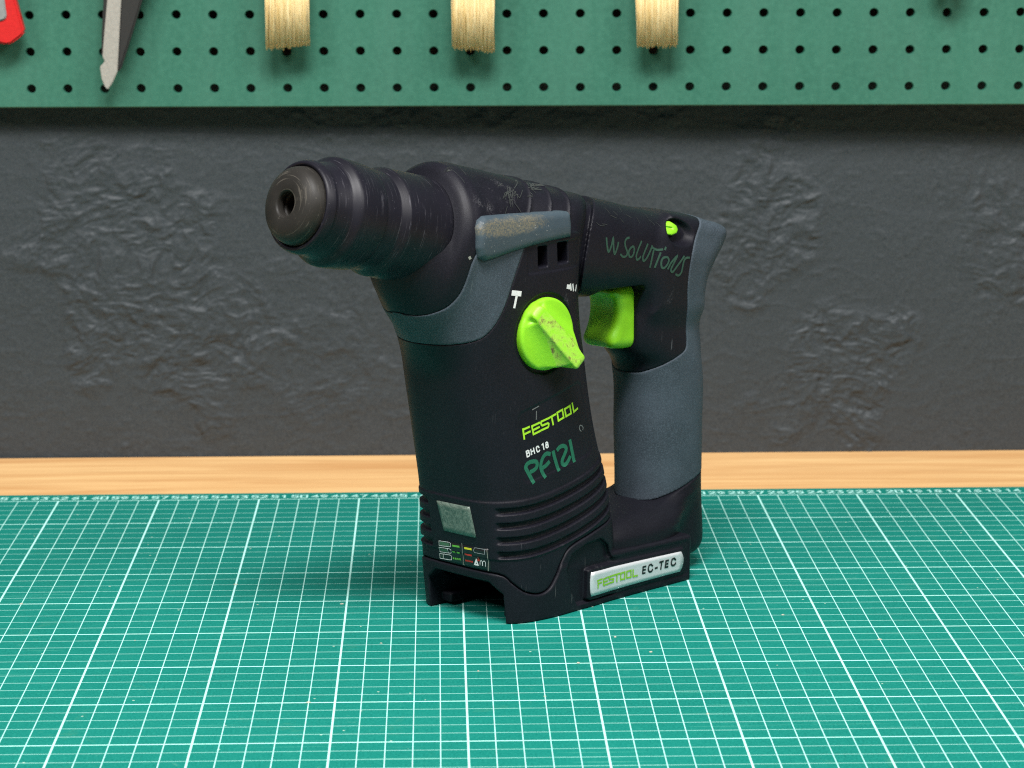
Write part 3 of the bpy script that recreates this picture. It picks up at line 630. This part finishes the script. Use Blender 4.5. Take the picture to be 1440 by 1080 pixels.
# ------------------------------------------------------------------ pegboard and what hangs on it
PEG = dict(x0=-.2218, y0=.106, z0=.23537, pitch=.01916, rz=-.0211)
def pegboard():
    root = empty('pegboard', (PEG['x0'], PEG['y0'], PEG['z0']), PEG['rz']); p = PEG['pitch']; r = .00245; th = .005
    tag(root, 'green painted pegboard with rows of round holes above the dark wall', 'pegboard')
    i0, i1, j0, j1 = -9, 38, -9, 3         # cells; rows count downwards from the first visible one
    zb = -(2*p)-.0092                       # bottom edge
    V, F = [], []
    def add(pts): V.extend(pts); return list(range(len(V)-len(pts), len(V)))
    S = 16
    for i in range(i0, i1):
        for j in range(j0, j1):
            cx, cz = i*p, -j*p
            x_0, x_1, z_0, z_1 = cx-p/2, cx+p/2, (zb if j == j1-1 else cz-p/2), cz+p/2
            jit = (random.uniform(-.0001, .0001), random.uniform(-.0001, .0001))
            ring, out = [], []
            for k in range(S):
                an = 2*math.pi*k/S; c_, s_ = math.cos(an), math.sin(an)
                ring.append((cx+jit[0]+r*c_, cz+jit[1]+r*s_))
                t = min((x_1-cx)/abs(c_) if abs(c_) > 1e-6 else 9, ((z_1-cz) if s_ > 0 else (cz-z_0))/abs(s_) if abs(s_) > 1e-6 else 9)
                out.append((cx+t*c_, cz+t*s_))
            R0 = add([(x, .0004, z) for x, z in ring]); Rb = add([(cx+(x-cx)*.90, .0012, cz+(z-cz)*.90) for x, z in ring]); R1 = add([(cx+(x-cx)*.90, th, cz+(z-cz)*.90) for x, z in ring])
            Rf = add([(cx+(x-cx)*1.06, 0, cz+(z-cz)*1.06) for x, z in ring]); O = add([(x, 0, z) for x, z in out])
            corners = {}
            for k in range(S):
                k2 = (k+1) % S
                F += [(Rf[k], R0[k], R0[k2], Rf[k2]), (R0[k], Rb[k], Rb[k2], R0[k2]), (Rb[k], R1[k], R1[k2], Rb[k2])]
                a1, a2 = V[O[k]], V[O[k2]]
                if abs(a1[0]-a2[0]) > 1e-7 and abs(a1[2]-a2[2]) > 1e-7:
                    cr = add([((x_1 if a1[0]+a2[0] > 2*cx else x_0), 0, (z_1 if a1[2]+a2[2] > 2*cz else z_0))])[0]
                    F.append((O[k], Rf[k], Rf[k2], O[k2], cr))
                else: F.append((O[k], Rf[k], Rf[k2], O[k2]))
    xa, xb, zt = (i0-.5)*p, (i1-.5)*p, (-j0+.5)*p
    e = add([(xa, 0, zb), (xb, 0, zb), (xb, .0006, zb-.0006), (xa, .0006, zb-.0006), (xb, th, zb-.0006), (xa, th, zb-.0006)])
    F += [(e[0], e[1], e[2], e[3]), (e[3], e[2], e[4], e[5])]
    me = bpy.data.meshes.new('board'); me.from_pydata(V, [], F); me.materials.append(M_PEG)
    import bmesh
    bm = bmesh.new(); bm.from_mesh(me); bmesh.ops.remove_doubles(bm, verts=bm.verts, dist=1e-6); bmesh.ops.recalc_face_normals(bm, faces=bm.faces); bm.to_mesh(me); bm.free()
    o = bpy.data.objects.new('board', me); COL.objects.link(o); o.parent = root
    return root
pegboard()
def peg_xy(x, z):  # world x, z on the board -> same (kept for readability)
    return x, z
def front_y(x): return PEG['y0']+(x-PEG['x0'])*math.tan(PEG['rz'])
def brush(cx, zb, w0, w1, lean, seed, label):
    y = front_y(cx)-.0125
    root = tag(empty('paint_brush', (cx, y, zb)), label, 'brush', 'bristle brushes hanging on the pegboard')
    rg = np.random.default_rng(seed); V, F = [], []; Hh = .052; T = .0034
    for k in range(900):
        u, v = rg.uniform(-1, 1), rg.uniform(-1, 1)
        if k % 3 == 0: v = -1+abs(rg.normal(0, .12))
        xb_, yb_ = u*w1/2+rg.normal(0, .0003), v*T*1.0; xt, yt = u*w0/2, v*T*.8
        zz = rg.normal(0, .0009)+abs(rg.normal(0, .0013))+.0012*u*math.sin(seed*2.1); r_ = rg.uniform(.00022, .0004); xm = (xb_+xt)/2+rg.normal(0, .0004)
        b0 = len(V)
        for (x_, y_, z_, rr) in ((xb_, yb_, zz, r_*.7), (xm, (yb_+yt)/2, Hh*.45, r_), (xt+lean, yt, Hh, r_)):
            V += [(x_+rr, y_, z_), (x_-rr*.5, y_-rr*.9, z_), (x_-rr*.5, y_+rr*.9, z_)]
        for q in (0, 3):
            for t in range(3): F.append((b0+q+t, b0+q+(t+1) % 3, b0+q+3+(t+1) % 3, b0+q+3+t))
        F.append((b0+2, b0+1, b0))
    o = new_obj('bristles', V, F, M_BRISTLE, root); o['kind'] = 'stuff'
    fr = extrude('ferrule', [(-w0*.54+lean, Hh-.004), (w0*.54+lean, Hh-.004), (w0*.5+lean, Hh+.022), (-w0*.5+lean, Hh+.022)], -.0055, .0055, M_FERRULE, root, .0015)
    extrude('handle', [(-w0*.42+lean, Hh+.0225), (w0*.42+lean, Hh+.0225), (w0*.2+lean, Hh+.06), (w0*.22+lean, Hh+.12), (-w0*.22+lean, Hh+.12), (-w0*.2+lean, Hh+.06)], -.004, .004, M_BRUSHWOOD, root, .0015)
brush(-.0865, .2199, .0200, .0222, .0008, 1, 'pale bristle brush hanging on the pegboard nearest the steel blade')
brush(.0095, .2184, .0200, .0212, .0006, 2, 'pale bristle brush hanging between the two other brushes')
brush(.1045, .2200, .0205, .0205, .0004, 3, 'pale bristle brush hanging farthest right on the pegboard')
# hanging blade tool and red tool, outlines in metres on the board
PXM = .000375
def P2(px_, py_, y): # the photograph measure of the outline at the board's distance -> metres
    return (-.2374+px_*PXM, .2446-py_*PXM)
bt = tag(empty('hanging_blade_tool', (0, front_y(-.18)-.012, 0)), 'black hand tool with a pale hooked steel blade hanging on the pegboard', 'hand tool')
extrude('blade', [P2(*q, 0) for q in [(161, -90), (180, -90), (175, 0), (171, 50), (167, 100), (160, 115), (153, 125), (149, 121), (145, 110), (143, 93), (147, 89), (150, 86), (147, 79), (150, 50), (156, 0)]], -.0035, -.0015, M_STEEL, bt, .0004)
extrude('blade_guard', [P2(*q, 0) for q in [(178, -90), (236, -90), (222, -40), (204, 0), (186, 55), (171, 98), (166, 102), (170, 50), (174, 0)]], -.0030, .0030, M_DARKTOOL, bt, .0012)
extrude('spine', [P2(*q, 0) for q in [(153, -90), (166, -90), (160, 0), (153, 60), (149, 80), (145, 78), (146, 50), (150, 0)]], -.0010, .0030, M_DARKTOOL, bt, .0006)
extrude('handle', [P2(*q, 0) for q in [(150, -330), (170, -345), (225, -330), (245, -120), (240, -91), (150, -91), (140, -120)]], -.005, .005, M_DARKTOOL, bt, .003)
rt_ = tag(empty('red_hand_tool', (0, front_y(-.22)-.010, 0)), 'red cased hand tool with a grey centre at the left edge of the pegboard', 'hand tool')
extrude('case', [P2(*q, 0) for q in [(-70, -120), (12, -120), (29, 0), (40, 45), (37, 50), (22, 61), (15, 63), (2, 60), (-30, 52), (-60, 20)]], -.004, .004, M_REDTOOL, rt_, .0016)
extrude('inlay', [P2(*q, 0) for q in [(-45, -100), (2, -100), (13, -15), (17, 24), (14, 28), (0, 32), (-20, 36), (-40, 15)]], -.0052, -.0030, M_GREYTOOL, rt_, .0006)
dk = tag(empty('shadow_casting_tool', (.2551, front_y(.2551)-.012, .2452)), 'dark rounded tool end added out of view to cast a shadow at the top right of the pegboard', 'hand tool')  # added tool end, barely above the view, so its shadow falls on the board
V, F = [], []
prof = [(0, 0), (.0035, .0006), (.0066, .0026), (.0082, .006), (.0086, .012), (.0082, .05), (.0065, .085), (.0060, .1), (0, .1)]
for r_, z_ in prof:
    V += [(r_*math.cos(2*math.pi*k/32), r_*.8*math.sin(2*math.pi*k/32), z_) for k in range(32)]
for i in range(len(prof)-1):
    for k in range(32): F.append((i*32+k, i*32+(k+1) % 32, (i+1)*32+(k+1) % 32, (i+1)*32+k))
new_obj('handle', V, F, M_DARKTOOL, dk)

# ------------------------------------------------------------------ the rotary hammer
tool = tag(empty('rotary_hammer', (.0004, -.2232, .0001), math.radians(43)), 'black and blue-grey cordless rotary hammer with lime green trigger standing on the cutting mat', 'rotary hammer')
SHOE_LINE = np.concatenate([[(-4, 2.2)], spline([(-1.2, 2.2), (-.4, 2.2), (-.05, 2.08), (.25, 1.74), (.75, 1.34), (1.44, 1.15), (2.0, 1.30), (2.4, 1.78), (2.74, 2.36), (3.25, 2.86), (4.5, 3.22), (5.64, 3.48), (7.6, 3.8), (14, 4.2)], 5), [(14, -3), (-4, -3)]])
def d_shoe(a, c): return poly(a, c, SHOE_LINE, .5)
KN = (2.0, 12.13)
PANEL = np.array([(.5, 8.75), (.62, 8.98), (4.15, 9.82), (4.38, 9.62), (5.0, 6.9), (4.75, 6.62), (.95, 5.95), (.72, 6.15)])
def f_shell(a, b, c):
    f = f_body(a, b, c)
    # bellows ribs round the lower motor body
    q = c-.035*np.maximum(a-.3, 0)**2
    m = sstep(q, 2.74, 2.80)*(1-sstep(q, 5.22, 5.29))
    front = (1-sstep(a, .15, .30))*sstep(b, -1.42, -1.30)*(1-sstep(b, 2.28, 2.42))
    ph = (q-2.99)/.62; rib = sstep(np.cos(2*np.pi*ph), -.05, .6)
    f = f+m*(1-front)*.19*rib-.045*m
    # louvre ledges on the head
    s, t = to_st(a, c); sp = s-.33*(t-1.1)
    for s0 in (10.75, 11.95, 13.1):
        u = sp-s0
        f = f+sstep(t, 1.10, 1.20)*(.15*sstep(u, 0, .05)*np.clip(1-(u-.05)/1.0, 0, 1)-.06*np.exp(-((u+.06)/.07)**2))
    # vent panel, knob seat, name panel
    side = b > 1
    d = rbox(a-2.7, 0*a, c-15.3, 1.75, 9, .60, .1); f = f+np.where(side, .035*(1-sstep(d, -.05, .02)), 0)
    r = np.sqrt((a-KN[0])**2+(c-KN[1])**2)
    f = f+np.where(side, .10*(1-sstep(r, 1.66, 1.74)), 0)
    d = poly(a, c, PANEL, .3); f = f+np.where(side, .03*(1-sstep(d, -.05, .03)), 0)
    return f
def f_slots(a, b, c):
    d = np.minimum(rbox(a-1.88, b-2.9, c-15.36, .28, .9, .44, .06), rbox(a-3.1, b-2.8, c-15.40, .33, .9, .44, .06))
    return d
BIB = np.concatenate([spline([(-4.6, 13.75), (-3.9, 13.50), (-3.62, 13.32), (-3.38, 13.30), (-3.06, 13.45), (-2.71, 13.75), (-2.42, 14.28), (-2.26, 14.92), (-2.12, 15.5), (-1.8, 16.1)], 4), spline([(.95, 16.3), (.77, 15.8), (.55, 15.38), (.14, 14.55), (-.23, 13.7), (-.53, 13.14), (-.87, 12.67), (-1.26, 12.31), (-1.7, 12.13), (-2.1, 12.04), (-2.57, 11.98), (-5.2, 11.95)], 4)])
def d_bib(a, c): return poly(a, c, BIB, .4)
def f_housing(a, b, c):
    f = smax(f_shell(a, b, c), -d_shoe(a, c)+.025, .07)
    f = smax(f, -f_slots(a, b, c), .05)
    return smax(f, -(d_bib(a, c)-.004), .05)
def f_bib(a, b, c):
    return smax(smax(f_body(a, b, c)-.018, d_bib(a, c)+.004, .06), -(f_body(a, b, c)+.35), .05)
BUMP = np.array([(-2.02, 16.1), (-2.0, 16.9), (-1.85, 17.2), (-1.55, 17.34), (0, 17.28), (3.2, 17.12), (3.5, 17.08), (3.58, 16.95), (3.58, 16.0), (2.5, 15.95), (1.2, 15.86), (0, 15.72), (-1.0, 15.56), (-1.55, 15.52), (-1.9, 15.7)])
def f_bump(a, b, c):
    f = smax(poly(a, c, BUMP), b-(3.23-.05*(a+2))+.10*(c-16.5)**2+.10*np.maximum(c-16.5, 0), .32)
    return smax(f, 2.2-b, .05)
def f_basefull(a, b, c):
    f = smin(f_motor(a, b, c)-.035, f_base2(a, b, c), .12)
    return f
def f_base2(a, b, c):
    f = np.abs(b)-bW(a)-(c-1.)*.02
    f = smax(f, -a-.19*c, .75); f = smax(f, a-11.25, .35)
    top = 2.16-.02*(a-5)
    f = smax(f, c-np.where(a > 5, top, 2.16), .16)
    return smax(f, -c, .06)
POCKET = [(2.98, 1.95), (3.35, 2.55), (4.2, 2.84), (5.2, 2.93), (5.72, 2.55), (5.98, 1.92), (10.9, 1.86), (11.0, 1.7), (11.0, .25), (3.7, .25), (3.25, 1.0)]
PAD = [(4.28, 1.66), (4.28, .42), (4.5, .32), (10.55, .38), (10.75, 1.0), (10.55, 1.55), (4.5, 1.72)]
OPEN = [(-1.88, -2), (-1.88, 1.35), (-1.32, 1.82), (1.85, 1.82), (2.42, 1.3), (2.42, -2)]
def f_shoe(a, b, c):
    f = f_basefull(a, b, c)
    sd = b > 1
    dp = poly(a, c, POCKET); pad = poly(a, c, PAD)
    depth = .17*(1-sstep(a, 5.7, 6.4))+.035
    f = f+np.where(sd, depth*(1-sstep(dp, -.06, .02))*sstep(pad, -.02, .05), 0)-np.where(sd, .045*(1-sstep(pad, -.04, .03)), 0)
    f = smax(f, d_shoe(a, c)+.02, .07)
    op = smax(poly(b, c, OPEN), a-9.2, .05)
    op = smax(op, np.where(a > .45, c-1.55, -9), .05)
    f = smax(f, -op, .06)
    rail = np.minimum(rbox(a-4.5, b+1.75, c-.34, 4.0, .42, .2, .05), rbox(a-4.5, b-2.3, c-.34, 4.0, .42, .2, .05))
    return np.maximum(np.minimum(f, rail), .0-c)
BLK = np.concatenate([[(2, 21), (13.9, 21)], spline([(13.5, 16.8), (12.95, 15.85), (12.48, 15.35), (12.07, 14.8), (11.75, 14.1), (11.62, 13.1), (11.75, 12), (11.93, 10.9), (11.96, 10.35), (11.86, 10.12), (11.6, 9.96), (10.9, 9.66), (10.3, 9.36), (9.9, 9.12), (9, 8.95), (2, 8.9)], 4)])
GLOW = np.concatenate([spline([(8, 3.3), (10, 3.36), (10.5, 3.45), (11.1, 3.67), (12.1, 3.98), (13, 4.25), (16, 5.0)], 4), [(16, 0), (8, 0)]])
FOOTP = np.concatenate([[(2, 6), (9.70, 6)], spline([(9.85, 3.38), (10.5, 3.45), (11.1, 3.67), (12.1, 3.98), (13, 4.25), (16, 5.0)], 4), [(16, -1), (2, -1)]])
def f_hfull(a, b, c):
    f = f_handle(a, b, c)
    # hollow round the direction switch
    s, t = to_st(a, c); s1, t1 = s-20.75, t-2.12
    dd = np.sqrt((s1/np.where(s1 > 0, 1.2, .75))**2+(t1/.68)**2)
    f = f+np.where(b > 1, .30*(1-sstep(dd, .55, .95)), 0)
    return f
def f_upper(a, b, c):
    f = smax(f_hfull(a, b, c), poly(a, c, BLK)+.004, .05)
    return smax(f, -rbox(a-8.0, b, c-11.78, 1.36, 3., 1.50, .25), .06)      # seat of the trigger
def f_gripp(a, b, c):
    f = smax(f_hfull(a, b, c)-.015, -poly(a, c, BLK)+.004, .05)
    return smax(f, -poly(a, c, GLOW)+.004, .05)
def f_foot(a, b, c):
    f = smin(f_grip(a, b, c), f_flare(a, b, c), .55)
    f = smax(f, poly(a, c, FOOTP)+.004, .05)
    return f

housing = sdf_obj('motor_housing', f_housing, (-4.6, -3.4, .6), (7.4, 3.4, 19.8), .055, M_BLACK, tool)
sdf_obj('rubber_collar', f_bib, (-4.6, -3.3, 11.5), (1.4, 3.4, 16.8), .055, M_RUBBER, tool)
sdf_obj('side_bumper', f_bump, (-2.3, 2.0, 15.2), (3.9, 3.6, 17.6), .05, M_BUMP, tool)
shoe = sdf_obj('battery_base', f_shoe, (-1.3, -3.6, -.2), (11.7, 3.6, 4.4), .06, M_SHOE, tool)
sdf_obj('handle_bridge', f_upper, (3.6, -2.6, 8.6), (14.2, 2.6, 18.9), .06, M_BLACK, tool)
sdf_obj('grip', f_gripp, (9.0, -2.4, 2.8), (16.8, 2.5, 16.8), .06, M_RUBBER, tool)
sdf_obj('handle_foot', f_foot, (4.0, -3.3, .3), (14.8, 3.3, 5.4), .06, M_SHOE, tool)

# trigger, knob, switch
TRIG = spline([(10.6, 13.2), (8.9, 13.18), (8.35, 13.1), (8.2, 12.9), (8.42, 12.6), (8.5, 12.1), (8.38, 11.5), (8.12, 11.0), (8.08, 10.72), (8.25, 10.5), (8.7, 10.42), (9.3, 10.38), (10.6, 10.4)], 5)
def f_trig(a, b, c):
    return smax(poly(a+.08*b*b, c, TRIG)*.95, np.abs(b)-1.0, .5)
sdf_obj('trigger', f_trig, (7.6, -1.2, 10.1), (10.8, 1.2, 13.7), .05, M_GREEN, tool)
KD = np.array([.636, -.772])
def f_knob(a, b, c):
    x, y = a-KN[0], c-KN[1]; u = x*KD[0]+y*KD[1]; v = -x*KD[1]+y*KD[0]
    r = np.sqrt(x*x+y*y)
    d = smax(r-1.52, b-3.02-.10*(1-(r/1.55)**2), .14)
    top = 3.40+.20*(u+1.3)
    core = smax(smax(np.abs(v)-.35-.05*(top-b), b-top, .09), np.abs(u-.10)-1.62, .28)
    w_ = .35+.85*np.clip((top-b)/.75, 0, 1.6)**1.5
    fl = smax(smax((np.abs(v)-w_)*.75, b-top, .06), np.maximum(r-1.40, -u-1.15), .12)
    e = smax(np.minimum(core, fl), 2.7-b, .05)
    return smax(smin(d, e, .16), 2.6-b, .05)
sdf_obj('mode_knob', f_knob, (.1, 2.5, 10.2), (3.9, 4.3, 14.0), .045, M_KNOB, tool)
SWP = np.array([(20.55, 2.4), (20.9, 2.42), (21.15, 2.25), (21.22, 2.05), (21.15, 1.85), (20.9, 1.68), (20.55, 1.66)])
def f_switch(a, b, c):
    s, t = to_st(a, c)
    f = smax(poly((s-20.35)/1.2+20.85, (t-2.22)/.82+2.03, SWP), f_handle(a, b, c)+.035, .08)
    f = f+.05*(1-sstep(np.abs(t-2.24), .03, .06))*(1-sstep(s, 20.4, 20.5))
    return smax(f, 1.3-b, .05)
sdf_obj('direction_switch', f_switch, (9.9, 1.2, 14.6), (12.0, 2.6, 16.4), .035, M_GREEN, tool)

# chuck: turned parts on the tilted axis
def lathe(name, prof, material, parent, seg=112):
    V, F = [], []; k = len(prof)
    for s, r in prof:
        for i in range(seg):
            an = 2*math.pi*i/seg; V.append((s*.01, r*.01*math.cos(an), r*.01*math.sin(an)))
    for j in range(k-1):
        for i in range(seg):
            i2 = (i+1) % seg; F.append((j*seg+i, (j+1)*seg+i, (j+1)*seg+i2, j*seg+i2))
    o = new_obj(name, V, F, material, parent); return o
def dense(prof, n=3): return [tuple(p) for p in spline(prof, n)]
collar = lathe('chuck', dense([(3.4, 1.9), (3.55, 1.98), (3.7, 2.02), (4.0, 2.03), (4.38, 2.03), (4.46, 2.055), (4.72, 2.20), (4.82, 2.22), (5.2, 2.22), (6.0, 2.225), (7.0, 2.225), (7.1, 2.19), (7.16, 2.1), (7.2, 1.9)]), M_SLEEVE, tool)
collar.location = (A0*.01, 0, C0*.01); collar.rotation_euler = (0, PHI, 0)
lathe('locking_sleeve', dense([(.95, 1.5), (.72, 1.62), (.67, 1.70), (.70, 1.78), (.80, 1.83), (.98, 1.88), (1.06, 1.875), (1.12, 1.80), (1.3, 1.82), (1.75, 1.92), (1.88, 1.96), (2.02, 2.10), (2.12, 2.18), (2.28, 2.215), (2.8, 2.20), (3.3, 2.16), (3.52, 2.13), (3.60, 2.09), (3.62, 2.0), (3.62, 1.8)]), M_SLEEVE, collar)
lathe('dust_cap', dense([(2.4, .30), (2.3, .47), (1.4, .47), (.9, .48), (.55, .48), (.5, .53), (.42, .53), (.38, .48), (.2, .48), (.10, .50), (.045, .545), (.03, .62), (.022, .72), (.028, .88), (.06, 1.07), (.13, 1.25), (.23, 1.395), (.35, 1.485), (.5, 1.54), (.75, 1.585), (.95, 1.60), (1.05, 1.5)]), M_CAP, collar)

# ------------------------------------------------------------------ writing, labels and plates on the tool
DM = {'lettering_brand': ('brand_lettering', M_PRINT_GREEN), 'lettering_model': ('model_lettering', M_PRINT_WHITE), 'marker_number': ('marker_number', M_MARKER), 'marker_name': ('marker_writing', M_MARKER2),
      'hammer_icon': ('hammer_icon', M_PRINT_WHITE), 'hammer_icon_head': ('hammer_icon_head', M_PRINT_WHITE), 'drill_icon': ('drill_icon', M_PRINT_WHITE), 'drill_icon_tip': ('drill_icon_tip', M_PRINT_WHITE),
      'plate_brand': ('brand_lettering', M_PLATE_GREEN), 'plate_series': ('series_lettering', M_PRINT_BLACK), 'icon_white': ('battery_icons', M_PRINT_WHITE), 'icon_grey': ('empty_battery_icon', M_PRINT_GREY),
      'icon_fill': ('charge_fill', M_FILL), 'icon_fill_small': ('charge_fill', M_FILL), 'icon_green': ('green_dashes', M_LGREEN), 'icon_yellow': ('yellow_dash', M_YELLOW), 'icon_red': ('red_marks', M_RED), 'icon_warn': ('warning_icon', M_PRINT_WHITE), 'label_wear': ('label_wear', M_WEAR), 'scuff': ('scuff_marks', M_SCUFF), 'scratch': ('scratches', M_SCUFF), 'chip': ('chip', M_WEAR), 'scuff_bridge': ('scuff_marks', M_SCUFF), 'panel_mark': ('panel_marks', M_PANELMARK)}
win = plate('indicator_window', f_shell, 'front', [(-.45, 3.67), (1.43, 3.67), (1.25, 4.98), (-.68, 4.95)], .05, M_WINDOW, tool)
lbl = plate('status_label', f_shell, 'front', [(-1.02, 2.30), (1.98, 2.28), (1.97, 3.24), (-.93, 3.17)], .02, M_LABEL, tool)
def plate_side():
    out = [(4.46, 1.56), (4.42, 1.04), (4.5, .50)]
    pts = spline([(10.32, .52), (10.47, .75), (10.53, .98), (10.49, 1.22), (10.36, 1.43)], 4)
    ring = np.array(out[::-1]); lo, up = [], []
    n = 24; U = []
    for i in range(n+1):
        u = i/n
        l = np.array([4.50+(10.30-4.50)*u, .50+.03*u]); t_ = np.array([4.46+(10.34-4.46)*u, 1.56-.14*u])
        for j in range(7):
            v = j/6; p_ = l*(1-v)+t_*v
            p_[0] += .2*u**6*(1-(2*v-1)**2)-.07*(1-u)**8*(1-(2*v-1)**2); U.append(p_)
    U = np.array(U); top = on_side(f_shoe, U, .045); c_ = U.mean(0); low = on_side(f_shoe, U, -.06)
    V = np.concatenate([top, low]); Q = []; m_ = len(U)
    for i in range(n):
        for j in range(6): Q.append((i*7+j, (i+1)*7+j, (i+1)*7+j+1, i*7+j+1))
    rg = [i*7 for i in range(n+1)]+[n*7+j for j in range(1, 7)]+[i*7+6 for i in range(n-1, -1, -1)]+[j for j in range(5, 0, -1)]
    for x, y in zip(rg, rg[1:]+rg[:1]): Q.append((x, m_+x, m_+y, y))
    Q = np.array(Q); P = V[Q[0]]; nr = np.cross(P[2]-P[0], P[3]-P[1])
    if nr[1] < 0: Q = Q[:, ::-1]
    o = tool_obj('name_plate', V, Q, M_SILVER, tool); return o
npl = plate_side()
for key, (where, wd, lines) in DECALS.items():
    nm, mm = DM[key]
    if where == 'body': o = decal(nm, f_shell, 'side', lines, wd, mm, tool, .010, key.startswith('marker'))
    elif where == 'handle': o = decal(nm, f_hfull, 'side', lines, wd, mm, tool, .010, True)
    elif where == 'plate': o = decal(nm, f_shoe, 'side', lines, wd, mm, npl, .055)
    else: o = decal(nm, f_shell, 'front', lines, wd, mm, lbl, .030)
    if key in ('panel_mark', 'scuff', 'scratch', 'scuff_bridge', 'icon_white', 'icon_green', 'icon_red', 'charge_fill', 'lettering_brand', 'lettering_model', 'marker_number', 'marker_name', 'plate_brand', 'plate_series'): o['kind'] = 'stuff'
